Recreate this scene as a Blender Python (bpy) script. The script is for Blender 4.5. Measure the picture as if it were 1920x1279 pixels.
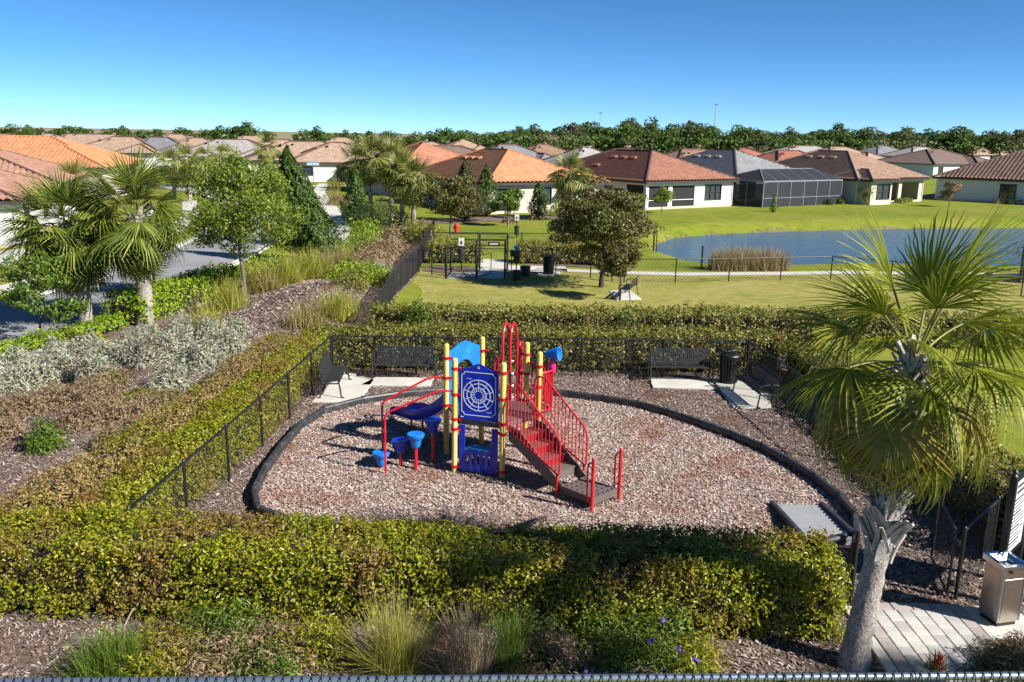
import bpy, bmesh, math, random
import numpy as np
from mathutils import Vector, Matrix
from mathutils.geometry import delaunay_2d_cdt

S = bpy.context.scene
for _o in list(bpy.data.objects):
    bpy.data.objects.remove(_o)
COL = S.collection
rad = math.radians
PI = math.pi

# ------------------------------------------------------------------ camera
CAM_H, FPX, PITCH, ROLL = 7.1, 1650.0, rad(13.2), 0.017
cd = bpy.data.cameras.new('camera')
cd.sensor_width = 36.0
cd.lens = FPX / 1920 * 36.0
cd.clip_start = 0.1
cd.clip_end = 9000
cam = bpy.data.objects.new('camera', cd)
COL.objects.link(cam)
RC = Matrix.Rotation(PI / 2 - PITCH, 3, 'X') @ Matrix.Rotation(ROLL, 3, 'Z')
cam.matrix_world = Matrix.Translation((0, 0, CAM_H)) @ RC.to_4x4()
S.camera = cam

# ------------------------------------------------------------------ daylight
SUN_EL = rad(35.5)
SUN_DIR = Vector((1.7, -0.88, 0)).normalized() * math.cos(SUN_EL) + Vector((0, 0, math.sin(SUN_EL)))
w = bpy.data.worlds.new('World')
S.world = w
w.use_nodes = True
nt = w.node_tree
nt.nodes.clear()
sky = nt.nodes.new('ShaderNodeTexSky')
sky.sky_type = 'NISHITA'
sky.sun_disc = False
sky.sun_elevation = SUN_EL
sky.sun_rotation = math.atan2(SUN_DIR.x, SUN_DIR.y)
sky.altitude = 1000
sky.air_density = 0.4
sky.dust_density = 0.0
sky.ozone_density = 6.0
hs = nt.nodes.new('ShaderNodeHueSaturation')
hs.inputs['Saturation'].default_value = 1.1
hs.inputs['Hue'].default_value = 0.49
bgn = nt.nodes.new('ShaderNodeBackground')
bgn.inputs['Strength'].default_value = 0.068
wo = nt.nodes.new('ShaderNodeOutputWorld')
nt.links.new(sky.outputs[0], hs.inputs['Color'])
nt.links.new(hs.outputs[0], bgn.inputs['Color'])
nt.links.new(bgn.outputs[0], wo.inputs['Surface'])
sl = bpy.data.lights.new('sun', 'SUN')
sl.energy = 3.8
sl.angle = rad(0.5)
sl.color = (1.0, 0.95, 0.86)
so = bpy.data.objects.new('sun', sl)
COL.objects.link(so)
so.rotation_euler = (-SUN_DIR).to_track_quat('-Z', 'Y').to_euler()
so.location = (30, -20, 40)
S.view_settings.view_transform = 'Standard'
S.view_settings.look = 'None'
S.view_settings.gamma = 1
S.view_settings.exposure = 1.25
S.view_settings.use_curve_mapping = False
S.render.engine = 'CYCLES'
S.cycles.max_bounces = 6
S.cycles.transparent_max_bounces = 12
S.cycles.use_denoising = True


# ------------------------------------------------------------------ survey: where a sight line meets the level z
def ray(px, py):
    return RC @ Vector(((px - 960) / FPX, -(py - 639.5) / FPX, -1.0))


def G(px, py, z=0.0):
    d = ray(px, py)
    t = (z - CAM_H) / d.z
    return (d.x * t, d.y * t)


def YP(px, py, y):
    d = ray(px, py)
    t = y / d.y
    return (d.x * t, CAM_H + d.z * t)


# ------------------------------------------------------------------ scene graph helpers
def tag(o, label=None, cat=None, group=None, kind=None):
    if label: o['label'] = label
    if cat: o['category'] = cat
    if group: o['group'] = group
    if kind: o['kind'] = kind
    return o


def thing(name, label, cat, loc=(0, 0, 0), rz=0.0, group=None):
    o = bpy.data.objects.new(name, None)
    o.empty_display_size = 0.2
    COL.objects.link(o)
    o.location = loc
    o.rotation_euler = (0, 0, rz)
    return tag(o, label, cat, group)


def link(name, me, parent=None, world=True, mat=None, kind=None):
    o = bpy.data.objects.new(name, me)
    COL.objects.link(o)
    if mat is not None and not me.materials:
        me.materials.append(mat)
    if parent is not None:
        o.parent = parent
        if world and parent.type == 'EMPTY':
            o.matrix_parent_inverse = parent.matrix_basis.inverted()
    if kind: o['kind'] = kind
    return o


def dup(root, loc, rz=0.0, scale=1.0, label=None, group=None):
    r = root.copy()
    COL.objects.link(r)
    r.location = loc
    r.rotation_euler = (0, 0, rz)
    r.scale = (scale, scale, scale) if not isinstance(scale, tuple) else scale
    if label: r['label'] = label
    if group: r['group'] = group
    for ch in list(root.children):
        c = ch.copy()
        COL.objects.link(c)
        c.parent = r
        for g in list(ch.children):
            q = g.copy()
            COL.objects.link(q)
            q.parent = c
    return r


def npmesh(name, V, F, mat=None, smooth=False):
    V = np.asarray(V, dtype=np.float32)
    F = np.asarray(F, dtype=np.int32)
    k = F.shape[1]
    me = bpy.data.meshes.new(name)
    me.vertices.add(len(V))
    me.vertices.foreach_set('co', V.ravel())
    me.loops.add(F.size)
    me.loops.foreach_set('vertex_index', F.ravel())
    me.polygons.add(len(F))
    me.polygons.foreach_set('loop_start', np.arange(0, F.size, k, dtype=np.int32))
    if smooth:
        me.polygons.foreach_set('use_smooth', np.ones(len(F), dtype=bool))
    me.update(calc_edges=True)
    if mat is not None: me.materials.append(mat)
    return me


class MB:
    """collects shapes; build() links them as one mesh object"""

    def __init__(self):
        self.v, self.f = [], []

    def add(self, vs, fs):
        n = len(self.v)
        self.v += [tuple(p) for p in vs]
        self.f += [tuple(i + n for i in f) for f in fs]
        return self

    def box(self, c, s, rz=0.0, rot=None):
        hx, hy, hz = s[0] / 2, s[1] / 2, s[2] / 2
        m = rot if rot is not None else Matrix.Rotation(rz, 3, 'Z')
        vs = [m @ Vector((x * hx, y * hy, z * hz)) + Vector(c) for x in (-1, 1) for y in (-1, 1) for z in (-1, 1)]
        return self.add(vs, [(0, 1, 3, 2), (4, 6, 7, 5), (0, 4, 5, 1), (2, 3, 7, 6), (0, 2, 6, 4), (1, 5, 7, 3)])

    def bar(self, a, b, wd, ht, up=(0, 0, 1)):
        a, b = Vector(a), Vector(b)
        d = (b - a)
        L = d.length
        if L < 1e-6: return self
        d.normalize()
        u = Vector(up)
        sx = d.cross(u)
        if sx.length < 1e-4: sx = d.cross(Vector((1, 0, 0)))
        sx.normalize()
        u = sx.cross(d)
        m = Matrix((d, sx, u)).transposed()
        return self.box((a + b) / 2, (L, wd, ht), rot=m)

    def tube(self, pts, r, n=8, cap=True):
        P = [Vector(p) for p in pts]
        R = r if isinstance(r, (list, tuple)) else [r] * len(P)
        base = len(self.v)
        prev = None
        for i, p in enumerate(P):
            t = (P[min(i + 1, len(P) - 1)] - P[max(i - 1, 0)])
            if t.length < 1e-9: t = Vector((0, 0, 1))
            t.normalize()
            if prev is None:
                a = Vector((0, 0, 1)) if abs(t.z) < 0.9 else Vector((1, 0, 0))
                x = t.cross(a).normalized()
            else:
                x = prev - t * prev.dot(t)
                x = x.normalized() if x.length > 1e-6 else t.orthogonal().normalized()
            prev = x
            y = t.cross(x)
            for k in range(n):
                a = 2 * PI * k / n
                self.v.append(tuple(p + (x * math.cos(a) + y * math.sin(a)) * R[i]))
        for i in range(len(P) - 1):
            for k in range(n):
                a = base + i * n + k
                b = base + i * n + (k + 1) % n
                self.f.append((a, b, b + n, a + n))
        if cap:
            self.f.append(tuple(base + k for k in reversed(range(n))))
            self.f.append(tuple(base + (len(P) - 1) * n + k for k in range(n)))
        return self

    def lathe(self, prof, c=(0, 0, 0), n=20, rot=None):
        m = rot if rot is not None else Matrix.Identity(3)
        base = len(self.v)
        for (r, z) in prof:
            for k in range(n):
                a = 2 * PI * k / n
                self.v.append(tuple(m @ Vector((r * math.cos(a), r * math.sin(a), z)) + Vector(c)))
        for i in range(len(prof) - 1):
            for k in range(n):
                a = base + i * n + k
                b = base + i * n + (k + 1) % n
                self.f.append((a, b, b + n, a + n))
        self.f.append(tuple(base + k for k in reversed(range(n))))
        self.f.append(tuple(base + (len(prof) - 1) * n + k for k in range(n)))
        return self

    def prism(self, poly, fn, d0, d1):
        """poly of 2D points, fn(u, v, d) -> 3D"""
        n = len(poly)
        vs = [fn(u, v, d0) for u, v in poly] + [fn(u, v, d1) for u, v in poly]
        fs = [tuple(reversed(range(n))), tuple(range(n, 2 * n))]
        fs += [(i, (i + 1) % n, n + (i + 1) % n, n + i) for i in range(n)]
        return self.add(vs, fs)

    def mesh(self, name, mat=None, smooth=False, bevel=0.0):
        me = bpy.data.meshes.new(name)
        me.from_pydata(self.v, [], self.f)
        bm = bmesh.new()
        bm.from_mesh(me)
        bmesh.ops.recalc_face_normals(bm, faces=bm.faces)
        if bevel:
            bmesh.ops.bevel(bm, geom=[e for e in bm.edges if len(e.link_faces) == 2 and e.calc_face_angle(0) > 0.6],
                            offset=bevel, segments=1, affect='EDGES')
        ng = [f for f in bm.faces if len(f.verts) > 4]
        if ng: bmesh.ops.triangulate(bm, faces=ng)
        if smooth:
            for f in bm.faces: f.smooth = True
            for e in bm.edges:
                if len(e.link_faces) == 2 and e.calc_face_angle(0) > 0.7: e.smooth = False
        bm.to_mesh(me)
        bm.free()
        if mat is not None: me.materials.append(mat)
        return me

    def build(self, name, mat, parent=None, world=True, smooth=False, bevel=0.0, kind=None):
        return link(name, self.mesh(name, mat, smooth, bevel), parent, world, kind=kind)


# ------------------------------------------------------------------ materials
def ramp_set(cr, cols, pos=None, const=False):
    el = cr.color_ramp.elements
    n = len(cols)
    while len(el) < n: el.new(0.5)
    for i, c in enumerate(cols):
        el[i].position = pos[i] if pos else i / max(1, n - 1)
        el[i].color = (c[0], c[1], c[2], 1)
    if const: cr.color_ramp.interpolation = 'CONSTANT'


def newmat(name):
    m = bpy.data.materials.new(name)
    m.use_nodes = True
    t = m.node_tree
    return m, t, t.nodes['Principled BSDF'], t.nodes['Material Output']


def solid(name, col, rough=0.5, metal=0.0, bump=0.0, bscale=60.0, var=0.12, vscale=3.0, spec=0.5, coat=0.0, wear=None, grain=None):
    m, t, b, out = newmat(name)
    tc = t.nodes.new('ShaderNodeTexCoord')
    nz = t.nodes.new('ShaderNodeTexNoise')
    nz.inputs['Scale'].default_value = vscale
    nz.inputs['Detail'].default_value = 6
    nz.inputs['Roughness'].default_value = 0.65
    t.links.new(tc.outputs['Object'], nz.inputs['Vector'])
    cr = t.nodes.new('ShaderNodeValToRGB')
    c2 = wear if wear else tuple(min(1, c * (1 + var)) for c in col)
    ramp_set(cr, [tuple(c * (1 - var) for c in col), col, c2], [0.3, 0.5, 0.72])
    t.links.new(nz.outputs['Fac'], cr.inputs['Fac'])
    src = cr.outputs['Color']
    if grain:
        n3 = t.nodes.new('ShaderNodeTexNoise')
        n3.inputs['Scale'].default_value = grain[0]
        n3.inputs['Detail'].default_value = 3
        t.links.new(tc.outputs['Object'], n3.inputs['Vector'])
        c3 = t.nodes.new('ShaderNodeValToRGB')
        ramp_set(c3, [(1 - grain[1],) * 3, (1 + grain[1] * 0.6,) * 3], [0.35, 0.65])
        t.links.new(n3.outputs['Fac'], c3.inputs['Fac'])
        mx = t.nodes.new('ShaderNodeMix')
        mx.data_type = 'RGBA'
        mx.blend_type = 'MULTIPLY'
        mx.inputs[0].default_value = 1
        t.links.new(src, mx.inputs[6])
        t.links.new(c3.outputs['Color'], mx.inputs[7])
        src = mx.outputs[2]
    t.links.new(src, b.inputs['Base Color'])
    b.inputs['Roughness'].default_value = rough
    b.inputs['Metallic'].default_value = metal
    b.inputs['Specular IOR Level'].default_value = spec
    b.inputs['Coat Weight'].default_value = coat
    if bump:
        n2 = t.nodes.new('ShaderNodeTexNoise')
        n2.inputs['Scale'].default_value = bscale
        n2.inputs['Detail'].default_value = 4
        t.links.new(tc.outputs['Object'], n2.inputs['Vector'])
        bp = t.nodes.new('ShaderNodeBump')
        bp.inputs['Strength'].default_value = bump
        bp.inputs['Distance'].default_value = 0.02
        t.links.new(n2.outputs['Fac'], bp.inputs['Height'])
        t.links.new(bp.outputs['Normal'], b.inputs['Normal'])
    return m


def leafmat(name, cols, patch=None, pscale=0.7, pamt=(0.5, 0.68), rough=0.42, transl=0.3, const=False, spec=0.4, pos=None):
    m, t, b, out = newmat(name)
    geo = t.nodes.new('ShaderNodeNewGeometry')
    cr = t.nodes.new('ShaderNodeValToRGB')
    ramp_set(cr, cols, pos, const)
    t.links.new(geo.outputs['Random Per Island'], cr.inputs['Fac'])
    src = cr.outputs['Color']
    if patch:
        tc = t.nodes.new('ShaderNodeTexCoord')
        nz = t.nodes.new('ShaderNodeTexNoise')
        nz.inputs['Scale'].default_value = pscale
        nz.inputs['Detail'].default_value = 5
        nz.inputs['Roughness'].default_value = 0.7
        t.links.new(tc.outputs['Object'], nz.inputs['Vector'])
        mr = t.nodes.new('ShaderNodeMapRange')
        mr.inputs['From Min'].default_value = pamt[0]
        mr.inputs['From Max'].default_value = pamt[1]
        t.links.new(nz.outputs['Fac'], mr.inputs['Value'])
        mx = t.nodes.new('ShaderNodeMix')
        mx.data_type = 'RGBA'
        t.links.new(mr.outputs['Result'], mx.inputs[0])
        t.links.new(src, mx.inputs[6])
        c2 = t.nodes.new('ShaderNodeValToRGB')
        ramp_set(c2, patch)
        t.links.new(geo.outputs['Random Per Island'], c2.inputs['Fac'])
        t.links.new(c2.outputs['Color'], mx.inputs[7])
        src = mx.outputs[2]
    t.links.new(src, b.inputs['Base Color'])
    b.inputs['Roughness'].default_value = rough
    b.inputs['Specular IOR Level'].default_value = spec
    if transl:
        tr = t.nodes.new('ShaderNodeBsdfTranslucent')
        t.links.new(src, tr.inputs['Color'])
        ms = t.nodes.new('ShaderNodeMixShader')
        ms.inputs[0].default_value = transl
        t.links.new(b.outputs[0], ms.inputs[1])
        t.links.new(tr.outputs[0], ms.inputs[2])
        t.links.new(ms.outputs[0], out.inputs['Surface'])
    return m


def groundmat(name, cols, scale, big, bigscale=0.25, bigamt=0.6, rough=0.9, bump=0.6, fine=None, pos=None, stretch=None):
    """speckled ground: fine noise through a ramp, multiplied by large soft patches"""
    m, t, b, out = newmat(name)
    tc = t.nodes.new('ShaderNodeTexCoord')
    vec = tc.outputs['Object']
    if stretch:
        mp = t.nodes.new('ShaderNodeMapping')
        mp.inputs['Scale'].default_value = stretch
        t.links.new(vec, mp.inputs['Vector'])
        vec2 = mp.outputs['Vector']
    else:
        vec2 = vec
    nz = t.nodes.new('ShaderNodeTexNoise')
    nz.inputs['Scale'].default_value = scale
    nz.inputs['Detail'].default_value = 8
    nz.inputs['Roughness'].default_value = 0.75
    t.links.new(vec2, nz.inputs['Vector'])
    cr = t.nodes.new('ShaderNodeValToRGB')
    ramp_set(cr, cols, pos if pos else [0.3 + 0.4 * i / (len(cols) - 1) for i in range(len(cols))])
    t.links.new(nz.outputs['Fac'], cr.inputs['Fac'])
    n2 = t.nodes.new('ShaderNodeTexNoise')
    n2.inputs['Scale'].default_value = bigscale
    n2.inputs['Detail'].default_value = 7
    n2.inputs['Roughness'].default_value = 0.65
    t.links.new(vec, n2.inputs['Vector'])
    c2 = t.nodes.new('ShaderNodeValToRGB')
    ramp_set(c2, big, [0.36 + 0.28 * i / (len(big) - 1) for i in range(len(big))])
    t.links.new(n2.outputs['Fac'], c2.inputs['Fac'])
    mx = t.nodes.new('ShaderNodeMix')
    mx.data_type = 'RGBA'
    mx.inputs[0].default_value = bigamt
    t.links.new(cr.outputs['Color'], mx.inputs[6])
    t.links.new(c2.outputs['Color'], mx.inputs[7])
    t.links.new(mx.outputs[2], b.inputs['Base Color'])
    b.inputs['Roughness'].default_value = rough
    b.inputs['Specular IOR Level'].default_value = 0.15
    bp = t.nodes.new('ShaderNodeBump')
    bp.inputs['Strength'].default_value = bump
    bp.inputs['Distance'].default_value = 0.05
    t.links.new(nz.outputs['Fac'], bp.inputs['Height'])
    t.links.new(bp.outputs['Normal'], b.inputs['Normal'])
    return m


def hexc(r, g, b, k=1.0):
    """sRGB 0-255 -> linear"""
    f = lambda c: (c / 255 / 12.92) if c <= 10 else ((c / 255 + 0.055) / 1.055) ** 2.4
    return (f(r) * k, f(g) * k, f(b) * k)


M = {}
M['black'] = solid('black_powder_coat', (0.012, 0.013, 0.014), 0.42, var=0.3, bump=0.15, bscale=200, wear=(0.03, 0.03, 0.032))
M['bench_black'] = solid('black_bench_coating', (0.035, 0.037, 0.040), 0.33, var=0.25, bump=0.1, bscale=120, wear=(0.07, 0.07, 0.075))
M['black_matte'] = solid('black_plastic', (0.022, 0.023, 0.026), 0.5, var=0.3, bump=0.2, bscale=80, wear=(0.05, 0.05, 0.055))
M['border'] = solid('weathered_black_plastic', (0.035, 0.037, 0.042), 0.42, var=0.3, vscale=5, bump=0.25, bscale=60, wear=(0.09, 0.09, 0.1))
M['red'] = solid('red_paint', (0.58, 0.010, 0.022), 0.3, var=0.12, coat=0.3, wear=(0.62, 0.05, 0.06))
M['yellow'] = solid('yellow_paint', (0.74, 0.55, 0.12), 0.35, var=0.1, coat=0.3, vscale=2, wear=(0.78, 0.66, 0.34))
M['blue'] = solid('blue_plastic', (0.006, 0.03, 0.47), 0.32, var=0.12, coat=0.1, wear=(0.012, 0.05, 0.54))
M['light_blue'] = solid('sky_blue_and_sunlit_plastic', (0.012, 0.19, 0.66), 0.38, var=0.12, wear=(0.05, 0.27, 0.72))  # own colour of the arch panel; painted sunlit tone on pods and shelf
M['magenta'] = solid('magenta_plastic', (0.55, 0.02, 0.2), 0.35, var=0.1)
M['white_line'] = solid('white_engraving', (0.72, 0.75, 0.8), 0.5, var=0.05)
M['brown'] = solid('brown_coated_steel', (0.13, 0.105, 0.094), 0.55, var=0.2, bump=0.2, bscale=120, wear=(0.17, 0.14, 0.13))
M['maroon'] = solid('red_coated_tread', (0.21, 0.065, 0.06), 0.5, var=0.2)
M['concrete'] = solid('concrete', (0.56, 0.54, 0.49), 0.85, var=0.12, vscale=1.6, bump=0.3, bscale=90, grain=(160, 0.15), wear=(0.63, 0.61, 0.56))
M['kerb'] = solid('kerb_concrete', (0.52, 0.51, 0.48), 0.85, var=0.15, vscale=2, bump=0.3, bscale=60)
M['asphalt'] = solid('asphalt', (0.27, 0.27, 0.285), 0.9, var=0.16, vscale=0.35, bump=0.4, bscale=90, grain=(120, 0.22), wear=(0.33, 0.33, 0.34))
M['steel'] = solid('brushed_stainless_steel', (0.62, 0.55, 0.46), 0.3, metal=1.0, var=0.08, vscale=9)
M['basin'] = solid('polished_steel_basin', (0.70, 0.74, 0.80), 0.1, metal=1.0, var=0.03)
M['galv'] = solid('galvanised_pipe', (0.40, 0.46, 0.54), 0.35, metal=0.85, var=0.15, vscale=8)
M['white'] = solid('white_stucco', (0.66, 0.655, 0.64), 0.85, var=0.05, bump=0.3, bscale=40)
M['cream'] = solid('cream_stucco', (0.55, 0.50, 0.42), 0.85, var=0.06, bump=0.3, bscale=40)
M['tanwall'] = solid('tan_stucco', (0.52, 0.46, 0.38), 0.85, var=0.06, bump=0.3, bscale=40)
M['greywall'] = solid('pale_grey_stucco', (0.60, 0.62, 0.64), 0.85, var=0.06, bump=0.3, bscale=40)
M['bluewall'] = solid('blue_grey_stucco', (0.42, 0.52, 0.62), 0.85, var=0.06, bump=0.3, bscale=40)
M['trim'] = solid('dark_bronze_trim', (0.05, 0.042, 0.04), 0.5, var=0.15)
M['white_trim'] = solid('white_trim', (0.75, 0.75, 0.74), 0.5, var=0.05)
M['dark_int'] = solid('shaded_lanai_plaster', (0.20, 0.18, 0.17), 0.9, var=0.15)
M['bark'] = solid('grey_bark', (0.17, 0.14, 0.115), 0.95, var=0.35, vscale=6, bump=0.9, bscale=30, grain=(40, 0.4))
M['darkbark'] = solid('dark_bark', (0.06, 0.05, 0.042), 0.95, var=0.35, vscale=6, bump=0.9, bscale=30)
M['twig'] = solid('twig_brown', (0.05, 0.038, 0.028), 0.95, var=0.4, vscale=5)
M['hyd'] = solid('hydrant_red', (0.65, 0.03, 0.012), 0.4, var=0.1)


def glassmat():
    m, t, b, out = newmat('window_glass')
    b.inputs['Base Color'].default_value = (0.03, 0.045, 0.06, 1)
    b.inputs['Roughness'].default_value = 0.06
    b.inputs['Specular IOR Level'].default_value = 0.9
    return m


M['glass'] = glassmat()


def screenmat(name, alpha, col):
    m, t, b, out = newmat(name)
    b.inputs['Base Color'].default_value = (*col, 1)
    b.inputs['Roughness'].default_value = 0.8
    tr = t.nodes.new('ShaderNodeBsdfTransparent')
    ms = t.nodes.new('ShaderNodeMixShader')
    ms.inputs[0].default_value = alpha
    t.links.new(tr.outputs[0], ms.inputs[1])
    t.links.new(b.outputs[0], ms.inputs[2])
    t.links.new(ms.outputs[0], out.inputs['Surface'])
    return m


M['fence_mesh'] = screenmat('dense_fence_mesh', 0.5, (0.02, 0.02, 0.022))
M['screen'] = screenmat('insect_screen', 0.8, (0.02, 0.022, 0.026))
M['windscreen'] = screenmat('fence_windscreen', 0.92, (0.010, 0.010, 0.012))


def watermat():
    m, t, b, out = newmat('pond_water')
    tc = t.nodes.new('ShaderNodeTexCoord')
    mp = t.nodes.new('ShaderNodeMapping')
    mp.inputs['Scale'].default_value = (0.9, 2.2, 1)
    mp.inputs['Rotation'].default_value = (0, 0, 0.35)
    t.links.new(tc.outputs['Object'], mp.inputs['Vector'])
    nz = t.nodes.new('ShaderNodeTexNoise')
    nz.inputs['Scale'].default_value = 0.8
    nz.inputs['Detail'].default_value = 6
    nz.inputs['Roughness'].default_value = 0.65
    t.links.new(mp.outputs['Vector'], nz.inputs['Vector'])
    bp = t.nodes.new('ShaderNodeBump')
    bp.inputs['Strength'].default_value = 0.55
    bp.inputs['Distance'].default_value = 0.15
    t.links.new(nz.outputs['Fac'], bp.inputs['Height'])
    t.links.new(bp.outputs['Normal'], b.inputs['Normal'])
    b.inputs['Base Color'].default_value = (0.02, 0.10, 0.26, 1)
    b.inputs['Roughness'].default_value = 0.08
    b.inputs['IOR'].default_value = 1.33
    return m


M['water'] = watermat()

# foliage pigments
M['hedge'] = leafmat('hedge_leaf', [(0.07, 0.12, 0.010), (0.23, 0.28, 0.014), (0.39, 0.39, 0.018), (0.48, 0.44, 0.04), (0.22, 0.14, 0.05)],
                     patch=[(0.18, 0.15, 0.02), (0.30, 0.22, 0.03), (0.34, 0.17, 0.045), (0.34, 0.24, 0.15)], pscale=0.75, pamt=(0.47, 0.62), rough=0.36, transl=0.38,
                     pos=[0, 0.3, 0.6, 0.9, 1.0])
M['hedge_far'] = leafmat('back_hedge_leaf', [(0.06, 0.09, 0.012), (0.17, 0.19, 0.022), (0.28, 0.27, 0.04), (0.36, 0.31, 0.11)],
                         patch=[(0.18, 0.10, 0.03), (0.26, 0.17, 0.06)], pscale=0.9, pamt=(0.54, 0.66), rough=0.4)
M['hedge_rust'] = leafmat('rusty_hedge_leaf', [(0.18, 0.13, 0.03), (0.34, 0.25, 0.06), (0.40, 0.25, 0.12), (0.44, 0.34, 0.20)],
                          patch=[(0.14, 0.16, 0.014), (0.33, 0.31, 0.02)], pscale=0.8, pamt=(0.48, 0.6), rough=0.5)
M['lime'] = leafmat('lime_shrub_leaf', [(0.09, 0.18, 0.01), (0.24, 0.36, 0.014), (0.38, 0.46, 0.03)], rough=0.4)
M['green'] = leafmat('green_shrub_leaf', [(0.04, 0.095, 0.012), (0.11, 0.18, 0.018), (0.20, 0.27, 0.035)], rough=0.4)
M['dark_green'] = leafmat('dark_shrub_leaf', [(0.02, 0.042, 0.012), (0.04, 0.075, 0.018), (0.075, 0.115, 0.03)], rough=0.45)
M['silver'] = leafmat('silver_shrub_leaf', [(0.20, 0.22, 0.14), (0.38, 0.40, 0.29), (0.49, 0.51, 0.38), (0.30, 0.23, 0.18)],
                      patch=[(0.22, 0.16, 0.12), (0.32, 0.26, 0.19)], pscale=1.1, pamt=(0.54, 0.66), rough=0.6, transl=0.2)
M['russet'] = leafmat('russet_shrub_leaf', [(0.20, 0.11, 0.06), (0.32, 0.21, 0.12), (0.40, 0.29, 0.20), (0.17, 0.17, 0.035)],
                      patch=[(0.12, 0.13, 0.025), (0.22, 0.21, 0.04)], pscale=0.8, pamt=(0.52, 0.64), rough=0.6, transl=0.2)
M['olive'] = leafmat('olive_oak_leaf', [(0.05, 0.06, 0.016), (0.11, 0.11, 0.026), (0.17, 0.145, 0.035), (0.19, 0.12, 0.045)],
                     patch=[(0.08, 0.11, 0.022), (0.18, 0.20, 0.04)], pscale=0.6, pamt=(0.48, 0.62), rough=0.45)
M['spring'] = leafmat('spring_tree_leaf', [(0.08, 0.14, 0.014), (0.17, 0.26, 0.022), (0.28, 0.35, 0.04), (0.37, 0.38, 0.13)], rough=0.55, transl=0.45, spec=0.2)
M['cypress'] = leafmat('cypress_leaf', [(0.025, 0.055, 0.010), (0.06, 0.115, 0.014), (0.125, 0.19, 0.022)], rough=0.5)
M['cypress_rust'] = leafmat('rusty_cypress_leaf', [(0.03, 0.045, 0.014), (0.065, 0.075, 0.022), (0.12, 0.10, 0.035)], rough=0.5)
M['forest'] = leafmat('forest_leaf', [(0.035, 0.075, 0.016), (0.075, 0.135, 0.024), (0.15, 0.21, 0.045)],
                      patch=[(0.09, 0.10, 0.045), (0.18, 0.17, 0.09)], pscale=0.05, pamt=(0.48, 0.6), rough=0.6, spec=0.2)
M['dark_red'] = solid('dark_red_paint', (0.30, 0.012, 0.02), 0.4, var=0.15)
M['palm'] = leafmat('palm_frond', [(0.08, 0.12, 0.014), (0.19, 0.24, 0.02), (0.30, 0.33, 0.03), (0.40, 0.38, 0.08)], rough=0.45, transl=0.35, spec=0.3)
M['palm_mid'] = leafmat('road_palm_frond', [(0.05, 0.08, 0.014), (0.12, 0.165, 0.02), (0.21, 0.25, 0.032), (0.34, 0.35, 0.09)], rough=0.5, transl=0.25, spec=0.3)
M['palm_old'] = leafmat('old_palm_frond', [(0.16, 0.15, 0.02), (0.28, 0.25, 0.03), (0.34, 0.26, 0.05), (0.26, 0.17, 0.06)], rough=0.4, transl=0.3)
M['palm_dark'] = leafmat('far_palm_frond', [(0.08, 0.11, 0.02), (0.17, 0.20, 0.035), (0.27, 0.28, 0.065), (0.36, 0.33, 0.12)], rough=0.4, transl=0.25)
M['petiole'] = solid('petiole_green', (0.22, 0.21, 0.05), 0.5, var=0.2)
M['boot'] = solid('grey_palm_boot', (0.46, 0.43, 0.40), 0.9, var=0.3, vscale=5, bump=0.6, bscale=45, wear=(0.58, 0.55, 0.51))
M['palmbark'] = solid('grey_palm_bark', (0.36, 0.315, 0.28), 0.95, var=0.3, vscale=4, bump=1.0, bscale=35, grain=(25, 0.4))
M['strawgrass'] = leafmat('straw_grass', [(0.25, 0.20, 0.05), (0.36, 0.30, 0.09), (0.40, 0.33, 0.17)], rough=0.6, transl=0.3)
M['goldgrass'] = leafmat('yellow_green_grass', [(0.26, 0.29, 0.025), (0.42, 0.42, 0.05), (0.48, 0.44, 0.15)], rough=0.55, transl=0.35)
M['greengrass'] = leafmat('green_tuft_grass', [(0.06, 0.12, 0.015), (0.13, 0.22, 0.02), (0.24, 0.29, 0.05)], rough=0.5, transl=0.35)
M['pinkgrass'] = leafmat('dry_pinkish_grass', [(0.30, 0.23, 0.16), (0.40, 0.31, 0.23), (0.32, 0.28, 0.12)], rough=0.6, transl=0.3)
M['reed'] = leafmat('tan_reed', [(0.24, 0.17, 0.06), (0.36, 0.26, 0.11), (0.42, 0.32, 0.18), (0.20, 0.20, 0.05)], rough=0.6, transl=0.3)
M['purple'] = leafmat('purple_petal', [(0.22, 0.12, 0.6), (0.35, 0.2, 0.7)], rough=0.5)
M['redpetal'] = leafmat('red_petal', [(0.5, 0.01, 0.015), (0.62, 0.03, 0.03)], rough=0.5)
M['chips'] = leafmat('play_wood_chip', [(0.12, 0.075, 0.062), (0.36, 0.265, 0.23), (0.51, 0.41, 0.37), (0.64, 0.565, 0.52), (0.41, 0.235, 0.18)],
                     patch=[(0.22, 0.10, 0.065), (0.42, 0.25, 0.18)], pscale=0.7, pamt=(0.50, 0.66), rough=0.9, transl=0, spec=0.15)
M['bedchips'] = leafmat('bed_mulch_chip', [(0.06, 0.042, 0.036), (0.22, 0.16, 0.14), (0.36, 0.28, 0.245), (0.48, 0.40, 0.355)],
                        patch=[(0.11, 0.05, 0.03), (0.24, 0.12, 0.075)], pscale=0.6, pamt=(0.54, 0.66), rough=0.95, transl=0, spec=0.1)
M['play_ground'] = groundmat('play_mulch_ground', [(0.12, 0.08, 0.065), (0.30, 0.215, 0.18), (0.46, 0.37, 0.325)], 34,
                             [(0.30, 0.19, 0.13), (0.36, 0.28, 0.23), (0.42, 0.34, 0.28)], 0.5, 0.45, bump=1.0)
M['bed_ground'] = groundmat('garden_mulch_ground', [(0.05, 0.035, 0.028), (0.17, 0.125, 0.105), (0.34, 0.265, 0.225)], 26,
                            [(0.14, 0.08, 0.06), (0.22, 0.165, 0.14), (0.30, 0.24, 0.205)], 0.45, 0.45, bump=1.0)
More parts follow.
